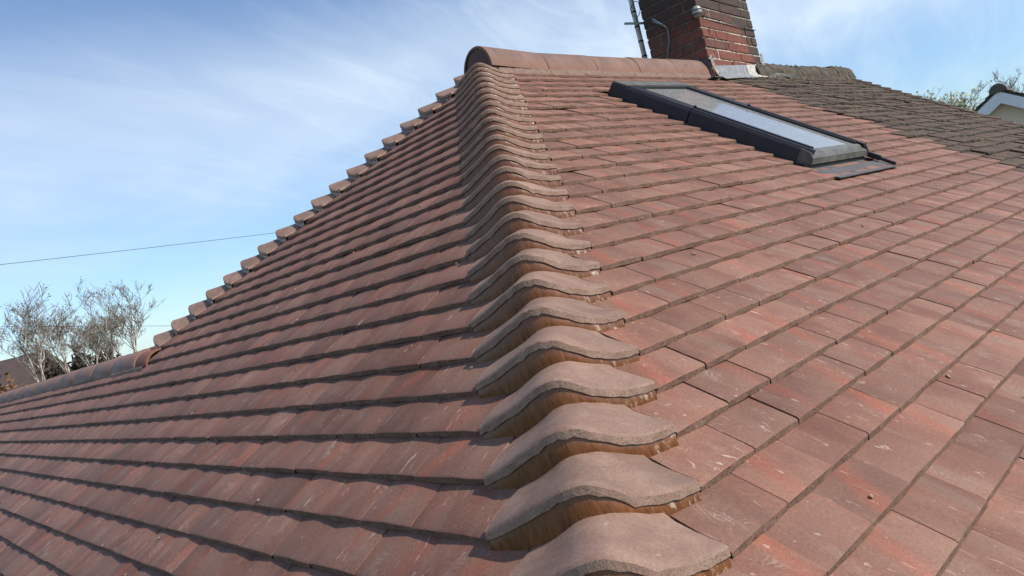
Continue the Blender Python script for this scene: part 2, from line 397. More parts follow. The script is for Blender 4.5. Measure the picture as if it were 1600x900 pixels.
M_LEADDARK = plain('dark lead', (0.075, 0.070, 0.068), .6, .4, 30, .004)
M_FILLET = plain('white mortar fillet', (0.40, 0.38, 0.34), .9, .4, 40, .004)
M_CLAD = plain('anthracite cladding', (0.014, 0.013, 0.017), .48, .25, 14, .0004)
M_CLADWORN = plain('scuffed anthracite cladding', (0.105, 0.102, 0.092), .55, .45, 14, .0008)
M_RUBBER = plain('black rubber seal', (0.010, 0.010, 0.011), .6, .2)
M_APRON = plain('lead grey apron', (0.085, 0.078, 0.078), .75, .25, 9, .0015)
M_INSIDE = plain('pale window lining', (0.26, 0.23, 0.18), .8, .3, 8)
M_POLE = plain('galvanised white pole', (0.70, 0.69, 0.60), .5, .25, 12, .0006)
M_TAPE = plain('dark tape', (0.06, 0.065, 0.05), .7, .3, 30)
M_BRACKET = plain('galvanised bracket', (0.33, 0.34, 0.31), .5, .3, 30, .0006, .3)
M_CABLE = plain('grey coaxial cable', (0.16, 0.15, 0.15), .6, .2)
M_WIRE = plain('black cable', (0.015, 0.016, 0.02), .6, .2)
M_UPVC = plain('white painted bargeboard', (0.72, 0.73, 0.76), .45, .06, 6)
M_RENDER = plain('cream render', (0.70, 0.56, 0.42), .9, .08, 4)
M_WALL = plain('cream rendered wall', (0.45, 0.41, 0.36), .9, .1, 3)
M_GRASS = plain('lawn', (0.055, 0.085, 0.03), .95, .4, .6, .02)
M_CRUMB = plain('mortar crumb', (0.30, 0.20, 0.13), .9, .4, 60)
mt, nb, bs = mat('skylight glass'); M_GLASS = mt
bs.inputs['Base Color'].default_value = (0.05, 0.055, 0.06, 1); bs.inputs['Roughness'].default_value = 0.035
bs.inputs['IOR'].default_value = 2.6; bs.inputs['Specular IOR Level'].default_value = .8
g = nb.n('ShaderNodeNewGeometry').outputs['Position']
n1 = nb.noise(g, 30, 5, .7, .8)
nb.set(bs.inputs['Base Color'], nb.mix(nb.ramp(n1, .45, .75), (0.23, 0.235, 0.235), (0.34, 0.34, 0.32)))
nb.set(bs.inputs['Roughness'], nb.ramp(n1, .35, .7, .03, .16))

# ------------------------------------------------------------------ roof geometry
PITCH = 0.61143; C_, S_ = math.cos(PITCH), math.sin(PITCH); G = 0.101243
T = 0.0140; TILT = 0.0148/G
W_HIP = 0.238
def RM(x, S, h=0):      # frame on the right slope: local x = along the course, y = up the slope, z = outward
    M = Matrix(((1, 0, 0), (0, C_, -S_), (0, S_, C_))).to_4x4(); M.translation = (x, -S*C_-S_*h, -S*S_+C_*h); return M
def LM(y, S, h=0):
    M = Matrix(((0, C_, -S_), (-1, 0, 0), (0, S_, C_))).to_4x4(); M.translation = (-S*C_-S_*h, y, -S*S_+C_*h); return M

def tile_arrays(w, L=.172, camber=.0029, rough=.0007, th=T, yb0=0.0, cols=4):
    """plain tile with cross camber, softened lower arris and a broken front edge"""
    ph = random.uniform(-.5, .5); cam_ = camber*random.uniform(.5, 1.3); wr = random.uniform(-.0006, .0006)
    ys = [0.0012, 0.006, 0.055, L]; zs = [-.0022, 0, 0, 0]
    vs, tcs, fs, mi, sm = [], [], [], [], []
    ft = [random.uniform(-rough, rough) for _ in range(cols+1)]
    for j, (yy, dz) in enumerate(zip(ys, zs)):
        for i in range(cols+1):
            u = i/cols; xx = .0006+u*(w-.0012)
            z = dz - yy*TILT - cam_*4*(u-.5)**2 + wr*(u-.5)*2 + (ft[i]*.5 if j < 2 else 0)
            yv = yy + (ft[i] if j < 2 else 0)
            vs.append((xx, yv, z)); tcs.append((xx, yy, ph))
    n = cols+1
    for j in range(len(ys)-1):
        for i in range(cols):
            fs.append((j*n+i, j*n+i+1, (j+1)*n+i+1, (j+1)*n+i)); mi.append(0); sm.append(True)
    k = len(vs)
    for i in range(n): vs.append(vs[i]); tcs.append(tcs[i])
    for i in range(n):
        x0, y0, z0 = vs[i]; u = i/cols
        vs.append((x0, y0-.0050*(1-.25*(2*u-1)**2)+random.uniform(-rough, rough)*1.6, -th - cam_*4*(u-.5)**2*.12 + random.uniform(-rough, rough)*.8)); tcs.append((x0, -.012, ph))
    for i in range(cols): fs.append((k+n+i, k+n+i+1, k+i+1, k+i)); mi.append(1); sm.append(False)
    for side in (0, cols):
        k = len(vs)
        for j in range(len(ys)):
            p = vs[j*n+side]; vs.append(p); tcs.append(tcs[j*n+side])
            vs.append((p[0], p[1], p[2]-th+.0025)); tcs.append(tcs[j*n+side])
        for j in range(len(ys)-1):
            q = (k+2*j, k+2*j+2, k+2*j+3, k+2*j+1); fs.append(q if side == 0 else q[::-1]); mi.append(0); sm.append(False)
    return vs, fs, mi, tcs, sm

def poly_px(M, w):
    q = [project(M @ Vector(p)) for p in ((0, 0, 0), (w, 0, 0), (w, G, -.01), (0, G, -.01))]
    if any(a is None for a in q): return 0
    cx = sum(a[0] for a in q)/4; cy = sum(a[1] for a in q)/4
    if not (-30 < cx < 1630 and -30 < cy < 930): return 0
    return abs(sum(q[i][0]*q[(i+1) % 4][1]-q[(i+1) % 4][0]*q[i][1] for i in range(4)))/2

def jitter(M, k=1.0):
    J = Matrix.Rotation(random.gauss(0, .0024)*k, 4, 'Z') @ Matrix.Rotation(random.gauss(0, .0028)*k, 4, 'Y') @ Matrix.Rotation(random.gauss(0, .0035)*k, 4, 'X')
    J.translation = (random.gauss(0, .0004)*k, random.gauss(0, .0007)*k, max(-.0008, random.gauss(.0004, .0007)*k))
    return M @ J

house = empty('tiled_house', (-1.0, 0.0, -7.3), category='house',
    label='foreground house with new brown tiled hipped roof and bonnet tiles along its hips')
H = Matrix.Translation((1.0, 0.0, 7.3))     # world -> house-local
old = empty('attached_house', (3.8, 0.0, -7.3), category='house',
    label='adjoining house with old dark mossy tiled roof, to the right of the brick chimney')
HO = Matrix.Translation((-3.8, 0.0, 7.3))

# under-roof decks (the felted planes the tiles lie on)
NC = 40; SE = NC*G
def rp(x, S, h=-.03): return RM(x, S, h).translation
def lp(y, S, h=-.03): return LM(y, S, h).translation
SR = 1.930; YB0 = SR*C_; YEND = 11.0
d = MB()
d.add([H@rp(0, 0), H@rp(-SE*C_, SE), H@rp(2.44, SE), H@rp(2.44, 0)], [(0, 1, 2, 3)])
deck_r = d.build('roof_slope', M_DARK, house)
d = MB()
d.add([H@lp(0, 0), H@lp(YB0, SR), H@lp(YEND, SR), H@lp(YEND, SE), H@lp(-SE*C_, SE)], [(0, 1, 2, 3, 4)])
deck_l = d.build('roof_slope', M_DARK, house)
d = MB()   # the slopes on the far side
bk = lambda x, y, z: H @ Vector((x, y, z-.03))
xr = -SR*C_
d.add([bk(0, 0, 0), bk(2.44, 0, 0), bk(2.44, SE*C_, -SE*S_), bk(xr, YB0, -SR*S_), bk(xr+SE*C_*.5, SE*C_, -SE*S_), bk(xr, YEND, -SR*S_), bk(xr+(SE-SR)*C_, YEND, -SE*S_), bk(xr+(SE-SR)*C_, SE*C_, -SE*S_)],
      [(0, 1, 2, 7, 3), (3, 7, 6, 5)])
back = d.build('roof_slope', M_TILE, house)

# --- courses -------------------------------------------------------------
WT = .165
VAR = []
for i in range(10):
    a = tile_arrays(WT); mb = MB(); mb.add(a[0], a[1], a[2], a[3], a[4]); VAR.append((a, mb.mesh('roof_tile', [M_TILE, M_EDGE])))
def phase_r(n):  # joint positions follow the photograph's half bond
    return (-.085 if n % 2 == 0 else -.0025)
_rj = random.Random(5)
JOIN = [2.424 + (.0825 if n % 2 else 0) - WT*_rj.choice((0, 0, 0, 1)) for n in range(NC+1)]
cells = []   # (matrix, width, kind, slope)
SKX0, SKX1, SKS0, SKS1 = .435, 1.115, .54, 1.885
for n in range(1, NC+1):
    S = n*G-.006
    xl = -n*G*C_+W_HIP+.009
    xr_ = JOIN[n]
    if 2.2 < xl+.2: pass
    segs = [(xl, xr_, True)]
    if SKS0+.06 < S < SKS1+.03:
        segs = [(xl, SKX0-.018, True), (SKX1+.03, xr_, False)]
    if S > SKS1-.02 and S < SKS1+.03: segs = [(xl, SKX0-.005, True), (SKX1+.03, xr_, False)]
    for a, e, cut in segs:
        ph = phase_r(n); k0 = math.floor((a-ph)/WT)+1
        js = [ph+WT*k for k in range(k0, k0+60) if ph+WT*k < e-.001]
        if js and js[0]-a < .075: js = js[1:]
        if js and e-js[-1] < .05: js = js[:-1]
        ed = [a]+js+[e]
        for i in range(len(ed)-1):
            w = ed[i+1]-ed[i]
            cells.append((RM(ed[i]+.0008, S), w-.0016, 'cut' if (i == 0 and cut) or abs(w-WT) > .004 else 'tile', 'R', n))
for n in range(1, NC+1):
    S = n*G-.006
    yl = -n*G*C_+W_HIP+.004
    ye = (n*G*C_-W_HIP-.004) if n*G < SR+.03 else YEND
    if n*G < SR+.3 and n*G > SR+.03: ye = YEND
    if ye-yl < .05: continue
    ph = .03+(0 if n % 2 else .0825); k0 = math.floor((yl-ph)/WT)+1
    js = [ph+WT*k for k in range(k0, k0+110) if ph+WT*k < ye-.001]
    if js and js[0]-yl < .075: js = js[1:]
    if js and ye-js[-1] < .05 and len(js) > 1: js = js[:-1]
    ed = [yl]+js+[ye]
    for i in range(len(ed)-1):
        w = ed[i+1]-ed[i]
        cells.append((LM(ed[i+1]-.0008, S), w-.0016, 'cut' if i == 0 or abs(w-WT) > .004 else 'tile', 'L', n))
sized = sorted([(poly_px(c[0], c[1]), i) for i, c in enumerate(cells) if c[2] == 'tile'], reverse=True)
single = set(i for a, i in sized[:300])
cutsz = sorted([(poly_px(c[0], c[1]), i) for i, c in enumerate(cells) if c[2] == 'cut'], reverse=True)
single_cut = set(i for a, i in cutsz[:90] if a > 60)
rest = MB(); Hd = {'R': deck_r, 'L': deck_l}
nR = 0
for i, (M, w, kind, sl_, n) in enumerate(cells):
    kj = 1.0
    if random.random() < .015: kj = 1.9
    Mj = H @ jitter(M, kj)
    if kind == 'tile' and i in single:
        o = bpy.data.objects.new('roof_tile', random.choice(VAR)[1]); link(o, Hd[sl_]); o.matrix_local = Mj
    elif kind == 'cut' and i in single_cut:
        a = tile_arrays(w, cols=4 if w < .2 else 5); mb = MB(); mb.add(a[0], a[1], a[2], a[3], a[4])
        o = mb.build('cut_tile', [M_TILE, M_EDGE], Hd[sl_]); o.matrix_local = Mj
    else:
        a = random.choice(VAR)[0] if kind == 'tile' else tile_arrays(w)
        sd = random.uniform(0, 60)
        rest.add([Mj @ Vector(v) for v in a[0]], a[1], a[2], [(q[0], q[1], q[2]+sd) for q in a[3]], a[4])
rest.build('roof_tile', [M_TILE, M_EDGE], house, kind='stuff')

# --- old roof ------------------------------------------------------------
VO = []
for i in range(8):
    a = tile_arrays(WT, .17, .0045, .0028, .016); mb = MB(); mb.add(a[0], a[1], a[2], a[3], a[4]); VO.append((a, mb.mesh('roof_tile', [M_OLD, M_OLDEDGE])))
d = MB(); XO = 5.10
d.add([HO@rp(2.44, 0), HO@rp(2.44, SE), HO@rp(XO, SE), HO@rp(XO, 0), HO@Vector((XO, SE*C_, -SE*S_-.03)), HO@Vector((2.44, SE*C_, -SE*S_-.03))],
      [(0, 1, 2, 3), (0, 3, 4, 5)])
deck_o = d.build('roof_slope', M_DARK, old)
oc = []
for n in range(1, NC+1):
    S = n*G-.006; x = JOIN[n]
    while x < XO-.03:
        w = min(WT, XO+.02-x); oc.append((RM(x, S, .003), w-.003, n)); x += WT
oz = sorted([(poly_px(c[0], c[1]), i) for i, c in enumerate(oc)], reverse=True); so_set = set(i for a, i in oz[:240] if a > 20)
rest = MB()
for i, (M, w, n) in enumerate(oc):
    Mj = HO @ jitter(M @ Matrix.Translation((0, 0, random.uniform(-.001, .007))), 3.3)
    if i in so_set and w > .15:
        o = bpy.data.objects.new('roof_tile', random.choice(VO)[1]); link(o, deck_o); o.matrix_local = Mj
    else:
        a = random.choice(VO)[0] if w > .15 else tile_arrays(w, .17, .0045, .0028, .016); sd = random.uniform(0, 60)
        rest.add([Mj @ Vector(v) for v in a[0]], a[1], a[2], [(q[0], q[1], q[2]+sd) for q in a[3]], a[4])
rest.build('roof_tile', [M_OLD, M_OLDEDGE], old, kind='stuff')
for n in range(1, NC+1):
    a = tile_arrays(.17, .13, .003, .003, .026); mb = MB(); mb.add(a[0], a[1], a[2], a[3], a[4])
    o = mb.build('verge_tile', [M_OLD, M_OLDEDGE], deck_o); o.matrix_local = HO @ jitter(RM(XO-.14, n*G-.010, .014), 1.5)
# moss cushions and a few pale flakes on the old tiles
d = MB()
for _ in range(420):
    x = random.uniform(2.5, 5.05); n = random.randint(1, 24); S = n*G-.006-random.choice((random.uniform(0, .02), random.uniform(0, .1)))
    M = HO @ RM(x, S, -.001); r = random.uniform(.004, .013)
    vs = [M @ Vector((r*random.uniform(.7, 1.2)*math.cos(a), r*random.uniform(.7, 1.2)*math.sin(a), 0)) for a in [k*math.pi/3 for k in range(6)]]
    vs.append(M @ Vector((0, 0, r*random.uniform(.4, .8))))
    d.add(vs, [(k, (k+1) % 6, 6) for k in range(6)], 0, smooth=True)
M_MOSS = plain('dry moss', (0.085, 0.078, 0.035), .95, .5, 50, .004)
d.build('moss', M_MOSS, deck_o, kind='stuff')

# --- bonnets -------------------------------------------------------------
def cosq(t, w): return math.cos(min(1, abs(t)/w)*math.pi/2)**2
_tt = np.linspace(-.2, .2, 401)
def _smooth(ts, zs, k):
    z = np.interp(_tt, ts, zs); ker = np.hanning(k); ker /= ker.sum()
    zp = np.pad(z, k, mode='edge'); return np.convolve(zp, ker, 'same')[k:-k]
Z_LIP = _smooth([-.2, -.158, -.124, -.091, -.058, -.032, -.008, .012, .036, .068, .106, .135, .158, .2],
                [.006, .010, .026, .0415, .061, .0765, .0830, .0805, .066, .0455, .0285, .0215, .0185, .017], 25)
Z_BOT = _smooth([-.2, -.146, -.106, -.079, -.048, -.020, .003, .03, .056, .085, .12, .2],
                [-.020, -.020, -.0165, -.007, .010, .0255, .0300, .0270, .0155, .001, -.017, -.020], 25)
def zl(t): return float(np.interp(t+.008, _tt, Z_LIP)) - .003*cosq(t, .1)
def zbt(t): return float(np.interp(t+.004, _tt, Z_BOT))
def bonnet_pt(u, v, wob=0):
    """local to the point where course n meets the hip (world axes); u -1..1 across, v in courses up the hip.
    In plan the tail follows both course lines and is rounded at the hip."""
    gc = G*C_
    half = (W_HIP - v*gc)/math.sqrt(2)*.985
    t = u*half
    mm = v*gc + math.sqrt(t*t/2 + .052**2) - .0105*(abs(u)**2) - .006*v*u*u
    z = zl(t)*(1-v) + (zbt(t)+G*S_+.001)*v
    return Vector((mm + t/math.sqrt(2), mm - t/math.sqrt(2), z))
def make_bonnet(seed):
    rnd = random.Random(seed); mb = MB(); NU = 28
    us = [-1+2*i/NU for i in range(NU+1)]
    vsr = [-.008, .012, .05, .3, .6, .95, 1.25]
    P = []; tcs = []
    jt = [rnd.uniform(-.0010, .0010) for _ in us]
    for _ in range(3):
        q = rnd.randrange(2, NU-2); jt[q] -= rnd.uniform(.001, .0032)
    ph_ = rnd.uniform(0, 6)
    for j, v in enumerate(vsr):
        for i, u in enumerate(us):
            p = bonnet_pt(u, max(v, 0))
            if j == 0: p = p + Vector((-.0012, -.0012, -.0040+jt[i]))
            if j == 1: p.z -= .0006 + max(0, -jt[i]-.001)*.5
            p.z += .0009*math.sin(9*u+ph_+v*3)
            P.append(p); tcs.append((u*.165+.5, v*.13, 0))
    n = NU+1; fs = []
    for j in range(len(vsr)-1):
        for i in range(NU): fs.append((j*n+i, (j+1)*n+i, (j+1)*n+i+1, j*n+i+1))
    mb.add(P, fs, 0, tcs, smooth=True)
    # lower lip: two rows, the lower one ragged
    P = []; tcs = []
    for j, (dz, back_) in enumerate(((0, 0), (-.0130, .0006), (-.0155, .012))):
        for i, u in enumerate(us):
            p = bonnet_pt(u, 0) + Vector((-.0012, -.0012, -.0040+jt[i]+.0009*math.sin(9*u+ph_-.024)))
            f = 1-.15*abs(u)**6
            P.append(p + Vector((back_*.7, back_*.7, dz*f + (rnd.uniform(-.0013, .0013) if j == 1 else 0)))); tcs.append((u*.165+.5, -.01*j, 0))
    fs = []
    for j in range(2):
        for i in range(NU): fs.append((j*n+i, j*n+i+1, (j+1)*n+i+1, (j+1)*n+i))
    mb.add(P, [f[::-1] for f in fs], 1, tcs, smooth=False)
    # side edges
    for side in (0, NU):
        P = []
        for v in vsr:
            p = bonnet_pt(us[side], max(v, 0)); P += [p, p+Vector((0, 0, -.012))]
        fs = [(2*j, 2*j+1, 2*j+3, 2*j+2) for j in range(len(vsr)-1)]
        if side: fs = [f[::-1] for f in fs]
        mb.add(P, fs, 1)
    return mb
def make_mortar(seed):
    rnd = random.Random(seed+50); mb = MB(); NU = 30; us = [-1+2*i/NU for i in range(NU+1)]; rows = 5
    P = []; tcs = []; gr = [rnd.uniform(-.0009, .0009) for _ in us]
    for j in range(rows):
        f = 1-j/(rows-1)      # 1 top, 0 bottom
        for i, u in enumerate(us):
            top = bonnet_pt(u*.985, .0) + Vector((.0026, .0026, -.0155))
            t = u*(W_HIP/math.sqrt(2))*.985
            bot = Vector((top.x-.0015, top.y-.0015, zbt(t) - .003))
            p = top*f + bot*(1-f)
            bul = math.sin(f*math.pi)*(-.0016)
            p += Vector((bul+gr[i]*.7, bul+gr[i]*.7, 0))
            P.append(p); tcs.append((u*.165, f, seed*3.7))
    n = NU+1; fs = [(j*n+i, (j+1)*n+i, (j+1)*n+i+1, j*n+i+1) for j in range(rows-1) for i in range(NU)]
    mb.add(P, fs, 0, tcs, smooth=True)
    return mb
BV = [make_bonnet(i).mesh('bonnet_tile', [M_BON, M_BONEDGE]) for i in range(6)]
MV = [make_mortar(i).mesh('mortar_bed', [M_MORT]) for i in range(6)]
hipF = empty('hip', (0, 0, 0), house); hipF.matrix_local = H
hipB = empty('hip', (0, 0, 0), house); hipB.matrix_local = H
def place_hip(par, rz, n1, n2):
    Rz = Matrix.Rotation(rz, 4, 'Z')
    for n in range(n1, n2):
        base = Vector((-n*G*C_, -n*G*C_, -n*G*S_))
        k = random.randrange(6)
        J = Matrix.Rotation(random.gauss(0, .016), 4, Vector((1, 1, 0))) @ Matrix.Rotation(random.gauss(0, .007), 4, 'Z')
        J.translation = (random.gauss(0, .0012), random.gauss(0, .0012), abs(random.gauss(0, .0012)))
        M = Rz @ (Matrix.Translation(base) @ J)
        o = link(bpy.data.objects.new('bonnet_tile', BV[k]), par); o.matrix_local = M
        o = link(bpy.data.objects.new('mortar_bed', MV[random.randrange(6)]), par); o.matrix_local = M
place_hip(hipF, 0, 2, NC+1)
place_hip(hipB, -math.pi/2, 2, 20)

# --- ridge tiles ---------------------------------------------------------
def ridge_mesh(L, mats, seed, w=.132, hz=.102, drop=.178, rough=0, th=.014):
    rnd = random.Random(seed); mb = MB(); NS = 18; xs = [0, .004, L*.5, L-.004, L] if not rough else [L*k/8 for k in range(9)]
    def prof(a, dr=0):
        return ((w-dr)*math.sin(a), hz-dr-(drop-dr)*(1-math.cos(a)))
    P = []; tcs = []
    for j, x in enumerate(xs):
        e = .002 if j in (0, len(xs)-1) and not rough else 0
        for i in range(NS+1):
            a = -math.pi/2+math.pi*i/NS; y, z = prof(a, e)
            if rough: y += rnd.gauss(0, rough); z += rnd.gauss(0, rough)
            P.append((x, y, z)); tcs.append((x, a*.12, seed*1.7))
    n = NS+1
    mb.add(P, [(j*n+i, (j+1)*n+i, (j+1)*n+i+1, j*n+i+1) for j in range(len(xs)-1) for i in range(NS)], 0, tcs, smooth=True)
    for x, sgn in ((0, 1), (L, -1)):
        P = []; tcs = []
        for i in range(NS+1):
            a = -math.pi/2+math.pi*i/NS
            for dr in (.002, th):
                y, z = prof(a, dr); P.append((x, y, z)); tcs.append((x, a*.12, seed*1.7))
        fs = [(2*i, 2*i+2, 2*i+3, 2*i+1) for i in range(NS)]
        mb.add(P, fs if sgn > 0 else [f[::-1] for f in fs], 0, tcs)
    return mb.mesh('ridge_tile', mats)
ridge = empty('ridge', (0, 0, 0), house); ridge.matrix_local = H
RV = [ridge_mesh(.452, [M_RIDGE], i, .122, .073, .148) for i in range(3)]
x = -.022; k = 0
while x < 2.2:
    L = .452; me = RV[k % 3]
    if x+L > 2.27: me = ridge_mesh(2.262-x, [M_RIDGE], 9, .122, .073, .148)
    o = link(bpy.data.objects.new('ridge_tile', me), ridge); o.matrix_local = Matrix.Translation((x, random.gauss(0, .0015), random.gauss(0, .0015))) @ (Matrix.Translation((0, 0, .024)) @ Matrix.Rotation(.052, 4, 'Y') if k == 0 else Matrix.Rotation(random.gauss(0, .003), 4, 'Y')); x += L+.004; k += 1
def disc(name, par, M, m_, w=.118, hz=.090, drop=.166, depth=.03, tri=12):
    mb = MB(); poly = []
    for i in range(tri+1):
        a = -math.pi/2+math.pi*i/tri; poly.append((.010, w*math.sin(a), hz-drop*(1-math.cos(a))))
    mb.prism(poly, (depth, 0, 0)); mb.v = [tuple(M @ Vector(v)) for v in mb.v]; return mb.build(name, m_, par)
disc('end_mortar', ridge, Matrix.Translation((-.022, 0, .012)), M_DISC, .112, .074, .15)
# mortar bedding below the ridge skirt
def bedding(x0, x1, M, par, side, m_, y0=.126, z0=-.080, seed=1):
    rnd = random.Random(seed); mb = MB(); N = int((x1-x0)/.03); P = []
    for i in range(N+1):
        x_ = x0+(x1-x0)*i/N
        P += [(x_, side*(y0-.008), z0+.02), (x_, side*(y0+.001+rnd.uniform(-.002, .003)), z0+.008), (x_, side*(y0+.006+rnd.uniform(-.003, .004)), z0-.022)]
    fs = []
    for i in range(N):
        for j in range(2):
            q = (3*i+j, 3*i+j+1, 3*i+j+4, 3*i+j+3); fs.append(q if side < 0 else q[::-1])
    P = [M @ Vector(p) for p in P]; mb.add(P, fs, 0, smooth=True); mb.build('bedding_mortar', m_, par)
bedding(0.02, 2.25, Matrix.Identity(4), ridge, -1, M_GREYMORT, .120, -.078)
# lower ridge, running back from the foot of the far hip
low = empty('ridge', (0, 0, 0), house)
low.matrix_local = H @ Matrix.Translation((-SR*C_+.0, 1.50, -SR*S_)) @ Matrix.Rotation(math.pi/2, 4, 'Z')
RV2 = [ridge_mesh(.452, [M_RIDGE2], i+20, .098, .018, .096) for i in range(3)]
x = 0; k = 0
while x < YEND-1.9:
    o = link(bpy.data.objects.new('ridge_tile', RV2[k % 3]), low)
    o.matrix_local = Matrix.Translation((x, random.gauss(0, .002), random.gauss(0, .0025))) @ Matrix.Rotation(random.gauss(0, .005), 4, 'Y'); x += .456; k += 1
me = ridge_mesh(.24, [M_TERRA], 31, .090, .010, .088)
o = link(bpy.data.objects.new('cut_ridge_tile', me), low); o.matrix_local = Matrix.Translation((-.19, 0, -.004))
bedding(0.0, YEND-1.6, Matrix.Identity(4), low, 1, M_GREYMORT, .096, -.080, seed=4)
bedding(-.2, 0.42, Matrix.Identity(4), low, 1, M_GREYMORT, .112, -.088, seed=5)
# old mossy ridge
ro = empty('ridge', (0, 0, 0), old); ro.matrix_local = HO
RV3 = [ridge_mesh(.40, [M_OLDRIDGE], i+40, .122, .080, .155, .006) for i in range(3)]
x = 3.07; k = 0
while x < 5.0:
    o = link(bpy.data.objects.new('ridge_tile', RV3[k % 3]), ro)
    o.matrix_local = Matrix.Translation((x, random.gauss(0, .004), -.008*math.sin((x-3)*1.2)+random.gauss(0, .003)+(.012 if x > 4.5 else 0))); x += .404; k += 1
XRO = x
disc('end_mortar', ro, Matrix.Translation((XRO-.035, 0, 0)), M_OLDRIDGE, .108, .068, .14)
bedding(3.05, XRO-.02, Matrix.Identity(4), ro, -1, M_OLDRIDGE, seed=8)

# --- walls of the houses -------------------------------------------------
def wall(par, Hm, x0, x1, y0, y1, z0, z1, m_):
    d = MB(); d.box((x0, y0, z0), (x1, y1, z1), Hm, 0); d.build('wall', m_, par)
ZE = -SE*S_-.05; OV = .28
wall(house, H, -SE*C_+OV, -SE*C_+OV+.25, -SE*C_+OV, YEND-.1, -7.35, ZE, M_WALL)
wall(house, H, -SE*C_+OV+.25, 2.43, -SE*C_+OV, -SE*C_+OV+.25, -7.35, ZE, M_WALL)
wall(house, H, -SE*C_+OV+.25, 2.43, SE*C_-OV-.25, SE*C_-OV, -7.35, ZE, M_WALL)
wall(old, HO, 2.44, XO-.12, -SE*C_+OV, -SE*C_+OV+.25, -7.35, ZE, M_WALL)
wall(old, HO, 2.44, XO-.12, SE*C_-OV-.25, SE*C_-OV, -7.35, ZE, M_WALL)
d = MB(); xg = XO-.12
d.prism([(xg-.25, -SE*C_+OV, -7.35), (xg-.25, SE*C_-OV, -7.35), (xg-.25, SE*C_-OV, ZE+OV*.6), (xg-.25, 0, -.07), (xg-.25, -SE*C_+OV, ZE+OV*.6)], (.25, 0, 0))
d.v = [tuple(HO @ Vector(v)) for v in d.v]; d.build('wall', M_WALL, old)
for par, Hm, pts in ((house, H, [(-SE*C_-.05, YEND-.1, 0), (-SE*C_-.05, -SE*C_-.05, 0), (2.43, -SE*C_-.05, 0)]), (old, HO, [(2.45, -SE*C_-.05, 0), (XO, -SE*C_-.05, 0)])):
    d = MB(); d.tube([Hm @ Vector((p[0], p[1], -SE*S_-.05)) for p in pts], .055, 10); d.build('gutter', M_CLAD, par)

# --- chimney -------------------------------------------------------------
TH = .085
CH = Matrix.Translation((2.245, -.135, 0)) @ Matrix.Rotation(TH, 4, 'Z')     # near lower-left corner; local x to the right, y away
CW, CD = 1.02, .455
chim = empty('chimney', (0, 0, 0), house); chim.matrix_local = H @ CH
d = MB(); d.box((.006, .006, -.55), (CW-.006, CD-.006, 1.62)); d.build('mortar_joints', M_JOINT, chim)
CHH = .0790; jt = .011
BW = {}
def brick(x0, y0, x1, y1, z0):
    lx, ly = round(x1-x0, 3), round(y1-y0, 3); key = (lx, ly, random.randrange(3))
    if key not in BW:
        mb = MB(); mb.box((-lx/2, -ly/2, 0), (lx/2, ly/2, CHH-jt), None, 0, .004, .0022); BW[key] = mb.mesh('brick', [M_BRICK])
    o = link(bpy.data.objects.new('brick', BW[key]), chim)
    o.matrix_local = Matrix.Translation(((x0+x1)/2+random.gauss(0, .0012), (y0+y1)/2+random.gauss(0, .0018), z0)) @ Matrix.Rotation(random.gauss(0, .004), 4, 'Z')
for r in range(-1, 18):
    z = -.02+r*CHH; up = max(0, r-13)
    e = .0 if r < 14 else .018*(r-13)        # corbelled head above the frame
    a = .215; q = .105
    xs0, xs1, ys0, ys1 = -e, CW+e, -e, CD+e
    W_, D_ = xs1-xs0, ys1-ys0
    if r % 2 == 0:
        cutx = [xs0, xs0+W_*.40, xs0+W_*.80, xs1]; cuty = [ys0+q, ys0+q+(D_-2*q)*.62, ys1-q]
    else:
        cutx = [xs0, xs0+W_*.20, xs0+W_*.60, xs1]; cuty = [ys0+q, ys0+q+(D_-2*q)*.25, ys1-q]
    if r % 4 == 3: cutx = [xs0, xs0+W_*.22, xs0+W_*.42, xs0+W_*.80, xs1]
    if r % 2:
        cutx[0] = xs0+q+jt; cutx[-1] = xs1-q-jt; cutx = [v for v in cutx if cutx[0] <= v <= cutx[-1]]
        cuty = [ys0, ys0+D_*.48, ys1]
    else:
        cuty = [ys0+q+jt, ys0+q+jt+(D_-2*q-2*jt)*.30, ys1-q-jt] if r % 4 else [ys0+q+jt, ys1-q-jt]
    for yy0, yy1 in ((ys0, ys0+q), (ys1-q, ys1)):
        for i in range(len(cutx)-1): brick(cutx[i]+(jt if i else 0), yy0, cutx[i+1], yy1, z)
    for xx0, xx1 in ((xs0, xs0+q), (xs1-q, xs1)):
        for i in range(len(cuty)-1): brick(xx0, cuty[i]+(jt if i else 0), xx1, cuty[i+1], z)
d = MB(); d.box((-.06, -.06, 1.40), (CW+.06, CD+.06, 1.50), None, 0, .012); d.build('crown', M_GREYMORT, chim)
for px_ in (.25, .65):
    d = MB(); d.tube([(px_, CD/2, 1.48), (px_, CD/2, 1.52), (px_, CD/2, 1.85), (px_, CD/2, 1.90)], [.115, .105, .09, .11], 16)
    d.build('chimney_pot', M_TERRA, chim)
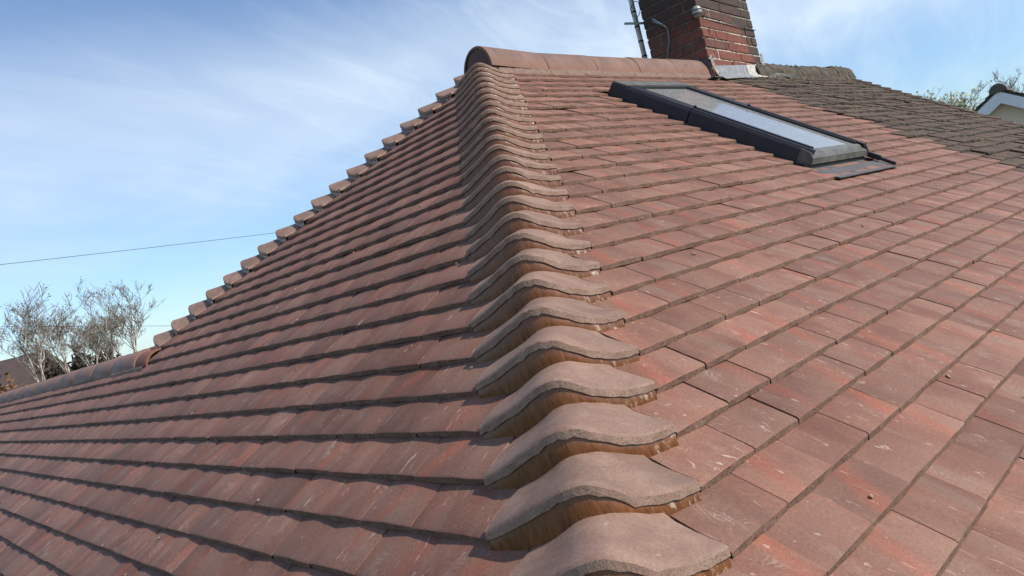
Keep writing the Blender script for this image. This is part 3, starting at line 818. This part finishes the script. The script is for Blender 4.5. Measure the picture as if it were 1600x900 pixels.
# lead apron in front, upstand and side flashings
def R_local(x, S, h): return CH.inverted() @ RM(x, S, h).translation
rnd = random.Random(3)
def sheet(name, rows, m_, par, th=.003):
    mb = MB(); n = len(rows[0]); P = [p for r in rows for p in r]
    fs = [(j*n+i, j*n+i+1, (j+1)*n+i+1, (j+1)*n+i) for j in range(len(rows)-1) for i in range(n-1)]
    mb.add(P, fs, 0, smooth=True); o = mb.build(name, m_, par)
    sm = o.modifiers.new('thickness', 'SOLIDIFY'); sm.thickness = th; sm.offset = 0; return o
def apron(x0, x1, m_, dz=0):
    rows = []; N = 14
    xs = [x0+(x1-x0)*i/N for i in range(N+1)]
    def wx(xl): return (CH @ Vector((xl, 0, 0))).x
    def wy(xl): return (CH @ Vector((xl, 0, 0))).y
    top = []; mid = []; m2 = []; b1 = []; b2 = []
    for xl in xs:
        wxx, wyy = wx(xl), wy(xl); S0 = max(-wyy, 0)/C_; zb = -S0*S_ if wyy < 0 else 0
        j = rnd.uniform(-.003, .003)
        top.append(Vector((xl, -.006+dz, zb+.085+j))); mid.append(Vector((xl, -.008+dz, zb+.022+j*.3)))
        m2.append(R_local(wxx, S0+.022, .010)); b1.append(R_local(wxx, S0+.05, .012+rnd.uniform(0, .003))); b2.append(R_local(wxx, S0+.085+j, .006+rnd.uniform(0, .004)))
    return sheet('lead_flashing', [top, mid, m2, b1, b2], m_, chim)
apron(.05, .66, M_LEAD); apron(.645, 1.03, M_FILLET, -.004)
# fillets at the two near arrises
def strip(name, pts, w, m_, par, up=.012):
    mb = MB(); P = []
    for p, ww in zip(pts, w):
        p = Vector(p); P += [p+Vector((-ww, 0, 0)), p+Vector((0, -up, up*.6)), p+Vector((ww, 0, 0))]
    n = len(pts); fs = [(3*i+j, 3*i+j+1, 3*i+j+4, 3*i+j+3) for i in range(n-1) for j in range(2)]
    mb.add(P, fs, 0); o = mb.build(name, m_, par)
    sm = o.modifiers.new('thickness', 'SOLIDIFY'); sm.thickness = .004; return o
strip('mortar_fillet', [(.004, -.008, .06), (.010, -.010, .015), (.018, -.014, -.03), (.03, -.03, -.085)], [.010, .012, .012, .02], M_FILLET, chim)
strip('mortar_fillet', [(CW-.008, -.006, .14), (CW-.004, -.008, .09), (CW, -.012, .03), (CW+.006, -.022, -.03), (CW+.03, -.07, -.085)], [.008, .016, .022, .024, .035], M_FILLET, chim)
P1 = [CH.inverted() @ RM(3.27+i*.05, .10+.012*i, .012).translation for i in range(9)]
strip('mortar_fillet', P1, [.02, .03, .03, .025, .02, .022, .018, .015, .008], M_FILLET, chim, .02)
# stepped side flashing on the left face
mb = MB(); mb.prism([(-.006, .0, -.13), (-.006, 0, .055), (-.006, .075, .055), (-.006, .075, .085), (-.006, .12, .085), (-.006, .12, -.06)], (-.004, 0, 0))
mb.build('side_flashing', M_LEADDARK, chim)
mb = MB(); mb.box((-.13, -.07, -.125), (-.006, .10, -.119)); mb.build('side_flashing', M_LEADDARK, chim)
# small insulator taped to the corner with its wire round the stack
mb = MB(); mb.tube([(-.035, -.01, .355), (-.035, -.01, .375), (-.035, -.01, .420), (-.035, -.01, .438)], [.022, .034, .036, .020], 10); mb.build('wire_insulator', M_BRACKET, chim)
mb = MB(); mb.tube([(-.035, -.010, .372), (-.035, -.010, .384)], .0365, 10); mb.tube([(-.035, -.010, .404), (-.035, -.010, .412)], .0368, 10); mb.build('insulator_tape', M_TAPE, chim)
mb = MB(); mb.tube([(-.02, -.015, .385), (.1, -.012, .372), (.3, -.014, .368), (.55, -.012, .360), (CW+.01, -.012, .352)], .004, 5); mb.build('stay_wire', M_WIRE, chim)

# --- roof window ---------------------------------------------------------
SK = empty('roof_window', (0, 0, 0), house)
WX, LY = SKX1-SKX0, 1.18
SKM = RM(SKX0, 1.768, 0)
SK.matrix_local = H @ SKM        # local x right, y up the slope, z outward; origin at lower left of the frame
fw = .085
mb = MB()   # outer frame, sloping side covers
hz_ = .066
def prof_bar(p0, p1, p2, p3, dvec, m_, name, mi=0):
    mb = MB(); mb.prism([p0, p1, p2, p3], dvec); return mb.build(name, m_, SK)
for nm, seg0, seg1, dx in (('side_cover', 0.0, .66, 0), ('side_cover', .664, LY, .004)):
    prof_bar((0-dx, seg0, -.03), (.010-dx, seg0, hz_-.016), (.022-dx, seg0, hz_), (.075, seg0, hz_-.004+dx) if dx else (.050, seg0, hz_-.002), (0, seg1-seg0, 0), M_CLAD, nm)
    prof_bar((WX+dx, seg0, -.03), (WX-.010+dx, seg0, hz_-.016), (WX-.022+dx, seg0, hz_), (WX-.075, seg0, hz_-.004+dx) if dx else (WX-.050, seg0, hz_-.002), (0, seg1-seg0, 0), M_CLAD, nm)
# head cover
mb = MB(); mb.prism([(.012, LY+.012, .0), (.012, LY-.002, hz_+.001), (.012, LY-.10, hz_+.004), (.012, LY-.10, .02)], (WX-.024, 0, 0)); mb.build('head_cover', M_CLADWORN, SK)
# sash bars (dark ribs inside of the covers)
for xa in (.078, WX-.092):
    mb = MB(); mb.box((xa, .03, .02), (xa+.014, LY-.10, hz_+.001), None, 0, .002); mb.build('glazing_bar', M_RUBBER, SK)
for xa in (.055, WX-.067):
    mb = MB(); mb.box((xa, .03, .02), (xa+.010, .66, hz_+.004), None, 0, .002); mb.build('glazing_bar', M_CLAD, SK)
mb = MB(); mb.box((.092, LY-.118, .02), (WX-.092, LY-.10, hz_+.002), None, 0, .002); mb.build('glazing_bar', M_RUBBER, SK)
mb = MB(); mb.add([(.09, .035, hz_-.012), (WX-.09, .035, hz_-.012), (WX-.09, LY-.105, hz_-.012), (.09, LY-.105, hz_-.012),
                   (.09, .035, hz_-.022), (WX-.09, .035, hz_-.022), (WX-.09, LY-.105, hz_-.022), (.09, LY-.105, hz_-.022)],
                  [(0, 1, 2, 3), (7, 6, 5, 4), (0, 4, 5, 1), (1, 5, 6, 2), (2, 6, 7, 3), (3, 7, 4, 0)])
mb.build('window_pane', M_GLASS, SK)
# bottom sash profile in three steps, scuffed
mb = MB(); mb.prism([(.03, .04, hz_-.010), (.03, .012, hz_-.014), (.03, -.004, .036), (.03, .03, .03)], (WX-.06, 0, 0)); mb.build('bottom_rail', M_CLADWORN, SK)
mb = MB(); mb.prism([(.004, .02, .038), (.004, -.014, .034), (.004, -.022, .006), (.004, .02, -.008)], (WX-.008, 0, 0)); mb.build('bottom_cover', M_CLADWORN, SK)
for xa in (.0, WX-.006):
    mb = MB(); mb.prism([(xa, .05, hz_-.006), (xa, .0, hz_-.012), (xa, -.02, .034), (xa, -.024, .004), (xa, .05, -.01)], (.006, 0, 0)); mb.build('end_cap', M_CLADWORN, SK)
for xa in (.055, WX-.060):
    mb = MB(); mb.tube([(xa, .668, hz_+.002), (xa, .668, hz_+.012)], [.008, .006], 8); mb.build('fixing_screw', M_CLAD, SK)
mb = MB(); mb.box((.0, -.012, -.05), (WX, LY, -.026)); mb.build('frame_base', M_RUBBER, SK)
# apron flashing: upstand, tray and skirt, gutters along the sides
mb = MB()
mb.add([(-.012, .0, .0), (WX+.012, .0, .0), (WX+.012, -.022, -.020), (-.012, -.022, -.020), (WX+.03, -.060, -.014), (-.03, -.060, -.014)],
       [(3, 2, 1, 0), (5, 4, 2, 3)])
o = mb.build('apron_flashing', M_APRON, SK); q_ = o.modifiers.new('thickness', 'SOLIDIFY'); q_.thickness = .003
mb = MB(); mb.add([(-.035, -.058, -.010), (WX+.05, -.058, -.010), (WX+.05, -.130, -.003), (-.035, -.130, -.003)], [(3, 2, 1, 0)])
o = mb.build('apron_flashing', M_APRON, SK); q_ = o.modifiers.new('thickness', 'SOLIDIFY'); q_.thickness = .004
mb = MB(); mb.add([(-.03, -.128, -.006), (WX+.07, -.128, -.006), (WX+.03, -.175, .003), (-.03, -.175, .003)], [(3, 2, 1, 0)])
o = mb.build('apron_flashing', M_APRON, SK, ); q_ = o.modifiers.new('thickness', 'SOLIDIFY'); q_.thickness = .004
for xa, L0, L1 in ((-.022, -.02, LY+.04), (WX+.002, -.02, LY+.04)):
    mb = MB(); mb.box((xa, L0, -.026), (xa+.020, L1, -.012)); mb.build('side_gutter', M_CLAD, SK)
mb = MB(); mb.box((WX+.022, -.160, .0), (WX+.034, .02, .016), None, 0, .002); mb.build('side_gutter', M_CLAD, SK)
mb = MB(); mb.box((WX+.000, -.085, .0), (WX+.022, .0, .026), None, 0, .002); mb.build('side_gutter', M_CLAD, SK)

# --- aerial mast on the chimney -----------------------------------------
mast = empty('aerial_mast', (2.33, .50, -.12), category='mast', label='pale banded aerial mast strapped beside the left face of the brick chimney')
p0 = ray_pt(1010, 100, 6.35) - mast.location; p1 = ray_pt(985, -2, 6.35) - mast.location
dirm = (p1-p0).normalized()
mb = MB(); mb.tube([p0-dirm*.25, p0+dirm*1.5], .0215, 12); mb.build('pole', M_POLE, mast)
for k in range(9):
    s_ = .06+k*.125; mb = MB(); q = p0+dirm*s_; mb.tube([q, q+dirm*.014], .0232, 12); mb.build('tape_band', M_TAPE, mast)
br = empty('bracket', (0, 0, 0), mast)
def P_(u, v, dd): return ray_pt(u, v, dd) - mast.location
mb = MB(); mb.tube([P_(976, 37, 6.30), P_(1012, 36, 6.22)], .010, 6); mb.build('bracket_arm', M_BRACKET, br)
wallpt = lambda y, z: (CH @ Vector((-.010, y, z))) - mast.location
mb = MB(); mb.tube([P_(1012, 36, 6.22), wallpt(.36, .50), wallpt(.27, .40)], .008, 6); mb.build('bracket_arm', M_BRACKET, br)
mb = MB(); mb.tube([wallpt(.37, .485), wallpt(.29, .425), wallpt(.262, .385), wallpt(.268, .30), wallpt(.31, .20), wallpt(.33, .10)], .0075, 6); mb.build('downlead_cable', M_CABLE, mast)
mb = MB(); mb.tube([P_(989, 27, 6.3), P_(985, 14, 6.3), P_(991, 2, 6.3), P_(998, 3, 6.3), P_(1001, 12, 6.3), P_(999, 22, 6.3), P_(994, 29, 6.3)], .0035, 5); mb.build('cable_loop', M_WIRE, mast)

# --- crumbs on the tiles -------------------------------------------------
d = MB()
for i in range(110):
    if random.random() < .55: x = random.uniform(-2.0, 1.8); S = random.uniform(.9, 3.2); M = RM(x, S, 0)
    else: y = random.uniform(-2.0, 1.0); S = random.uniform(1.2, 3.1); M = LM(y, S, 0)
    fr = (S+.006)/G; fr = math.ceil(fr)-fr; z = -fr*G*TILT+.001
    if M.translation.x < -2.6 and M.translation.y < -2.6: continue
    if (M.translation.x + .0 < -S*C_+.25 and random.random() < 1 and M[0][0] == 1) or (M[0][0] != 1 and M.translation.y < -S*C_+.25): continue
    r = random.choice((.0012, .0016, .002, .003))
    M = M @ Matrix.Translation((0, 0, z)) @ Matrix.Rotation(random.uniform(0, 6.3), 4, 'Z')
    d.box((-r*random.uniform(1, 2.4), -r, 0), (r*random.uniform(1, 2), r, r*1.2), M, 0, r*.3, r*.25)
d.build('mortar_crumbs', M_CRUMB, None, kind='stuff', label='small crumbs of dried mortar scattered over the brown roof tiles', category='crumbs')

M_SLURRY = plain('dried mortar slurry', (0.28, 0.175, 0.12), .9, .45, 90, .002)
d = MB()
for n in range(10, 30):
    for side in (0, 1):
        if random.random() < .25: continue
        S = n*G-.006+random.uniform(.018, .05); off = -n*G*C_+W_HIP-random.uniform(-.03, .02)
        M = RM(off, S, 0) if side == 0 else LM(off, S, 0)
        fr = (S+.006)/G; fr = math.ceil(fr)-fr
        M = M @ Matrix.Translation((0, 0, -fr*G*TILT-.0004)) @ Matrix.Rotation(-math.atan(TILT), 4, 'X') @ Matrix.Rotation(random.uniform(-.5, .5), 4, 'Z')
        r = random.uniform(.003, .009); K = 9; vs = [M @ Vector((r*random.uniform(.8, 2.2)*math.cos(k*6.283/K), r*random.uniform(.2, .6)*math.sin(k*6.283/K), 0)) for k in range(K)]+[M @ Vector((0, 0, .0016))]
        d.add(vs, [(k, (k+1) % K, K) for k in range(K)], 0, smooth=True)
d.v = [tuple(H @ Vector(v)) for v in d.v]
d.build('mortar_splash', M_SLURRY, house, kind='stuff')

# ------------------------------------------------------------------ the surroundings
d = MB(); d.add([(-1500, -1500, -7.3), (1500, -1500, -7.3), (1500, 1500, -7.3), (-1500, 1500, -7.3)], [(0, 1, 2, 3)])
d.build('ground', M_GRASS, None, kind='structure')

def overhead(a, bpt, sag, label, rad=.008, grp=None):
    d = MB(); pts = []
    for i in range(31):
        t = i/30; p = a.lerp(bpt, t); p.z -= sag*4*t*(1-t); pts.append(p)
    d.tube(pts, rad, 4); d.build('overhead_wire', M_WIRE, None, label=label, category='wire', group=grp)
def extend(p, q, k0, k1): return p+(p-q)*k0, q+(q-p)*k1
a, e = extend(ray_pt(0, 408, 15), ray_pt(430, 357, 17), .8, 2.5); overhead(a, e, .10, 'upper thin black wire crossing the open sky left of the roof', .0055, 'overhead wires')
a, e = extend(ray_pt(0, 509, 24), ray_pt(265, 507, 24), .8, 4.); overhead(a, e, .05, 'long level wire crossing the bare tree crowns behind the hip', .007, 'overhead wires')
#a, e = extend(ray_pt(28, 514, 24), ray_pt(52, 512, 24), 3, 2); overhead(a, e, .05, 'short second wire just below the level wire at far left', .009, 'overhead wires')

# trees --------------------------------------------------------------------
mt, nb, bs = mat('pale birch bark'); M_BARK = mt
g = nb.n('ShaderNodeNewGeometry').outputs['Position']; n1 = nb.noise(g, 6, 4, .6)
nb.set(bs.inputs['Base Color'], nb.mix(nb.ramp(n1, .4, .65), (0.17, 0.13, 0.10), (0.55, 0.50, 0.43))); bs.inputs['Roughness'].default_value = .8
M_TWIG = plain('brown twigs', (0.25, 0.205, 0.165), .85, .35, 3)
M_TWIG2 = plain('grey twigs', (0.16, 0.135, 0.115), .85, .3, 3)
M_BUD = plain('yellow green buds', (0.50, 0.47, 0.24), .8, .35, 4)
M_CATKIN = plain('brown catkins', (0.16, 0.115, 0.07), .8, .3, 4)
def tree(name, label, base, top_z, spread, seed, twig=M_TWIG, bud=None, nst=3, thick=1.0, group=None, budn=.35, tw=.0052, fork=-.9):
    rnd = random.Random(seed); gz = -7.3
    root = empty(name, (base.x, base.y, gz), label=label, category='tree', group=group)
    Ht = top_z-gz; tr = MB(); cr = MB(); bd = MB()
    def grow(mb, p, dv, L, r, depth, lim):
        n = 4 if depth < 3 else 3; pts = [p]; rr = [r]; q = p.copy(); dd = dv.copy()
        for i in range(n):
            dd = (dd+Vector((rnd.gauss(0, .16), rnd.gauss(0, .16), rnd.gauss(.05, .10)))).normalized()
            q = q+dd*L/n; pts.append(q.copy()); rr.append(max(tw*.6, r*(1-.55*(i+1)/n)))
        (tr if depth < 2 else cr).tube(pts, rr, 5 if depth < 2 else 3, cap=False)
        if depth >= lim:
            if bud and rnd.random() < budn:
                s_ = rnd.uniform(.012, .026)*(1.6 if bud is M_BUD else 1)
                for pp in pts[-1:]:
                    c = pp; a_ = Vector((rnd.gauss(0, s_), rnd.gauss(0, s_), rnd.gauss(0, s_))); b_ = Vector((rnd.gauss(0, s_), rnd.gauss(0, s_), rnd.gauss(0, s_)))
                    bd.add([c, c+a_, c+a_+b_, c+b_], [(0, 1, 2, 3)])
            return
        k = rnd.choice((2, 3, 3)) if depth > 0 else 4
        for i in range(k+(2 if depth == 1 else 1)):
            f = rnd.uniform(.3, 1.0); idx = min(n-1, int(f*n)); pp = pts[idx].lerp(pts[idx+1], f*n-idx)
            sd_ = Vector((rnd.gauss(0, 1), rnd.gauss(0, 1), rnd.uniform(-.1, .5))).normalized()
            nd = (dd*.85+sd_*spread*(.8 if depth < 2 else 1)).normalized()
            grow(mb, pp, nd, L*rnd.uniform(.42, .68), max(tw, rr[idx]*.58), depth+1, lim)
    zf = fork - gz
    tr.tube([(0, 0, 0), (rnd.gauss(0, .05), rnd.gauss(0, .05), zf*.5), (0, 0, zf)], [.13*thick, .11*thick, .085*thick], 8, cap=False)
    for s_ in range(nst):
        a_ = 6.28*s_/nst+rnd.random(); ln = rnd.uniform(.15, .5)
        lean = Vector((math.cos(a_)*ln, math.sin(a_)*ln, 1)).normalized()
        grow(None, Vector((0, 0, zf-rnd.uniform(0, .4))), lean, (Ht-zf)*rnd.uniform(.52, .66), .030*thick, 0, 4)
    mx = max(v[2] for v in cr.v); k = (Ht-zf)/(mx-zf)
    for mbx in (tr, cr, bd): mbx.v = [(v[0], v[1], v[2] if v[2] < zf-.5 else zf-.5+(v[2]-zf+.5)*(Ht-zf+.5)/(mx-zf+.5)) for v in mbx.v]
    tr.build('trunk', M_BARK, root); cr.build('crown', twig, root)
    if bd.v: bd.build('buds', bud, root, kind='stuff')
    return root
def at_tree(u, vtop, dist):
    p = ray_pt(u, vtop, dist); return p, p.z
TR = [(28, 450, 22, 'leftmost bare pale-barked tree at the photo edge behind the lower ridge', 11),
      (76, 458, 25, 'bare tree second from the left behind the lower ridge', 12),
      (118, 462, 27, 'bare tree third from the left, between its taller right neighbour and the others', 13),
      (178, 428, 23, 'tallest bare tree nearest the roof hip, its leader above its neighbours', 16)]
for u, v, dd, lab, sd in TR:
    p, zt = at_tree(u, v, dd); tree('bare_tree', lab, p, zt, .62, sd, M_TWIG, M_CATKIN, 4, .85, 'bare pale-barked trees behind the lower ridge', .3)
p, zt = at_tree(152, 492, 30); tree('bare_tree', 'smaller bare tree half hidden between the two right-hand bare trees', p, zt, .7, 21, M_TWIG, M_CATKIN, 5, .8, 'bare pale-barked trees behind the lower ridge')
for u, v, dd, lab, sd in ((1452, 140, 26, 'yellow-green budding bush at left above the old roof verge', 31), (1482, 143, 27, 'yellow-green budding bush between the leftmost bush and the gable', 33)):
    p, zt = at_tree(u, v, dd); tree('budding_tree', lab, p, zt, .55, sd, M_TWIG2, M_BUD, 5, .8, 'budding bushes beyond the old roof', .9, fork=zt-2.2)
for u, v, dd, lab, sd in ((1512, 146, 30, 'thin bare tree just left of the white gable', 35), (1580, 94, 34, 'bare twiggy tree rising behind the gabled roof at far right', 37)):
    p, zt = at_tree(u, v, dd); tree('bare_tree', lab, p, zt, .6, sd, M_TWIG2, None, 5, .7, None, tw=.006, fork=zt-2.8)

# clipped dark hedge bushes behind the lower ridge
M_HEDGE = plain('dark winter hedge', (0.050, 0.036, 0.024), .95, .5, 2.5, .02)
M_BEECH = plain('dry beech leaves', (0.23, 0.115, 0.055), .85, .45, 6, .02)
def bush(name, label, c, rx, ry, rz, m_, seed, n=2600, ls=.10, cat='bush'):
    rnd = random.Random(seed); root = empty(name, (c.x, c.y, -7.3), label=label, category=cat)
    core = MB(); lv = MB(); cz = c.z+7.3
    N = 14; K = 9; P = []
    for j in range(K+1):
        th = math.pi*j/K
        for i in range(N):
            ph = 2*math.pi*i/N; q = .80+.10*math.sin(3*ph+seed)*math.sin(2*th)+rnd.uniform(-.03, .03)
            P.append((rx*q*math.sin(th)*math.cos(ph), ry*q*math.sin(th)*math.sin(ph), max(-cz, cz*0+rz*q*math.cos(th))+cz))
    core.add(P, [(j*N+i, (j+1)*N+i, (j+1)*N+(i+1) % N, j*N+(i+1) % N) for j in range(K) for i in range(N)], 0, smooth=True)
    core.build('inner_branches', M_HEDGE, root)
    for _ in range(n):
        th = math.acos(rnd.uniform(-.3, 1)); ph = rnd.uniform(0, 6.283); q = rnd.gauss(.93, .07)
        p = Vector((rx*q*math.sin(th)*math.cos(ph), ry*q*math.sin(th)*math.sin(ph), cz+rz*q*math.cos(th)))
        if p.z < 0: continue
        a_ = Vector((rnd.gauss(0, ls), rnd.gauss(0, ls), rnd.gauss(0, ls))); b_ = Vector((rnd.gauss(0, ls), rnd.gauss(0, ls), rnd.gauss(0, ls)))
        lv.add([p, p+a_, p+a_+b_*.8, p+b_], [(0, 1, 2, 3)])
    lv.build('foliage', m_, root, kind='stuff'); return root
def bushpx(u, vtop, dist, wpx, lab, m_, seed, **k):
    p = ray_pt(u, vtop, dist); hh = p.z+7.3; r = wpx*dist/1150/2
    bush('dark_bush' if m_ is M_HEDGE else 'beech_hedge', lab, Vector((p.x, p.y, -7.3+hh*.45)), r, r, hh*.55, m_, seed, **k)
bushpx(80, 567, 34, 70, 'rounded dark bush under the second bare tree', M_HEDGE, 1)
bushpx(122, 550, 38, 46, 'small domed dark bush between the third and tallest bare trees', M_HEDGE, 2)
bushpx(160, 546, 40, 60, 'wide dark bush directly behind the tallest bare tree', M_HEDGE, 3)
bushpx(6, 598, 20, 62, 'russet beech hedge at the far left edge above the lower ridge', M_BEECH, 4, ls=.05, n=3500)

# distant house at the left edge
M_BROWNROOF = plain('distant brown roof', (0.075, 0.050, 0.042), .9, .2, 3, .01)
pR = ray_pt(-40, 568, 48); 
bh = empty('distant_house', (pR.x, pR.y, -7.3), label='distant brown-roofed house behind the leftmost bare tree', category='house')
zr = pR.z+7.3; ax = Vector((fwd.y, -fwd.x, 0)).normalized(); az = math.atan2(ax.y, ax.x)
bh.rotation_euler = (0, 0, az)
d = MB(); d.box((-6, .3, 0), (1.2, 6.7, zr-2.2)); d.build('wall', M_RENDER, bh)
d = MB(); d.prism([(1.6, 0, zr-2.35), (1.6, 3.5, zr), (1.6, 7, zr-2.35)], (-8, 0, 0)); d.build('roof', M_BROWNROOF, bh)
for wx_ in (-4.4, -1.2):
    d = MB(); d.box((wx_, .22, zr-3.6), (wx_+1.2, .31, zr-2.6)); f_ = d.build('window', M_UPVC, bh)
    d = MB(); d.box((wx_+.08, .20, zr-3.52), (wx_+1.12, .23, zr-2.68)); d.build('pane', M_GLASS, f_)

# gabled neighbour at the right edge -----------------------------------------
GD = 15.0
apex = ray_pt(1560, 143, GD)        # outer apex of the white bargeboard
lefte = ray_pt(1528, 176, GD); righte = ray_pt(1600, 156, GD)
gn = empty('gabled_house', (apex.x, apex.y, -7.3), label='neighbouring house with white bargeboards, cream gable and dark tiles at far right', category='house')
vd = Vector((apex.x-CAM.x, apex.y-CAM.y, 0)).normalized(); ux = Vector((vd.y, -vd.x, 0))
ax2 = (ux*math.cos(R_(-4)) + vd*math.sin(R_(-4)))   # gable wall runs to the right and a little towards us
ny = Vector((-ax2.y, ax2.x, 0))
MG = Matrix((ax2, ny, Vector((0, 0, 1)))).transposed().to_4x4(); gn.matrix_world = Matrix.Translation((apex.x, apex.y, -7.3)) @ MG
za = apex.z+7.3; tp = math.tan(R_(33.5)); HWG = 3.6
def gp(s_, off, dz=0): return Vector((s_, off, za-abs(s_)*tp+dz))
d = MB(); bwid = .20
for sg in (-1, 1):
    d = MB(); d.prism([gp(0, -.02), gp(sg*HWG, -.02), gp(sg*HWG, -.02, -bwid), gp(0, -.02, -bwid)], (0, -.025, 0)); d.build('bargeboard', M_UPVC, gn)
d = MB(); d.prism([(-HWG+.35, .10, 0), (HWG-.35, .10, 0), (HWG-.35, .10, za-HWG*tp+.1), (0, .10, za-.06), (-HWG+.35, .10, za-HWG*tp+.1)], (0, .25, 0)); d.build('wall', M_RENDER, gn)
M_NTILE = plain('dark brown neighbour tiles', (0.105, 0.085, 0.066), .9, .4, 9, .01)
for sg in (-1, 1):
    sl2 = empty('roof_slope', (0, 0, 0), gn)
    d = MB(); d.prism([gp(0, -.04, .0), gp(sg*HWG, -.04, .0), gp(sg*HWG, -.04, .03), gp(0, -.04, .03)], (0, 8, 0)); o = d.build('roof_deck', M_NTILE, sl2)
    for k in range(24):
        s0 = k*.15; s1 = s0+.20
        d = MB(); d.prism([gp(sg*s0, -.055, .035), gp(sg*s1, -.055, .058), gp(sg*s1, -.055, .078), gp(sg*s0, -.055, .050)], (0, 8, 0)); d.build('tile_course', M_NTILE, sl2)
def rr_mesh():
    mb = MB(); poly = [(.13*math.sin(a), 0, .12+.02-.15*(1-math.cos(a))) for a in [-math.pi/2+math.pi*i/12 for i in range(13)]]
    mb.prism(poly, (0, .44, 0)); return mb.mesh('ridge_tile', [M_NTILE])
rm_ = rr_mesh()
for k in range(16):
    o = link(bpy.data.objects.new('ridge_tile', rm_), gn); o.location = (0, -.07+k*.45, za-.01)
d = MB(); d.tube([(1.02, .07, za-1.02), (1.02, .02, za-1.02)], [.16, .15], 16); d.build('round_vent', M_RUBBER, gn)
d = MB(); d.prism([gp(.35, 1.2, .10), gp(1.3, 1.2, .10), gp(1.3, 1.2, .14), gp(.35, 1.2, .14)], (0, 3.2, 0)); d.build('solar_panel', M_CLAD, gn)
d = MB(); d.prism([gp(.30, 1.15, .10), gp(.34, 1.15, .10), gp(.34, 1.15, .15), gp(.30, 1.15, .15)], (0, 3.3, 0)); d.build('panel_rail', M_UPVC, gn)
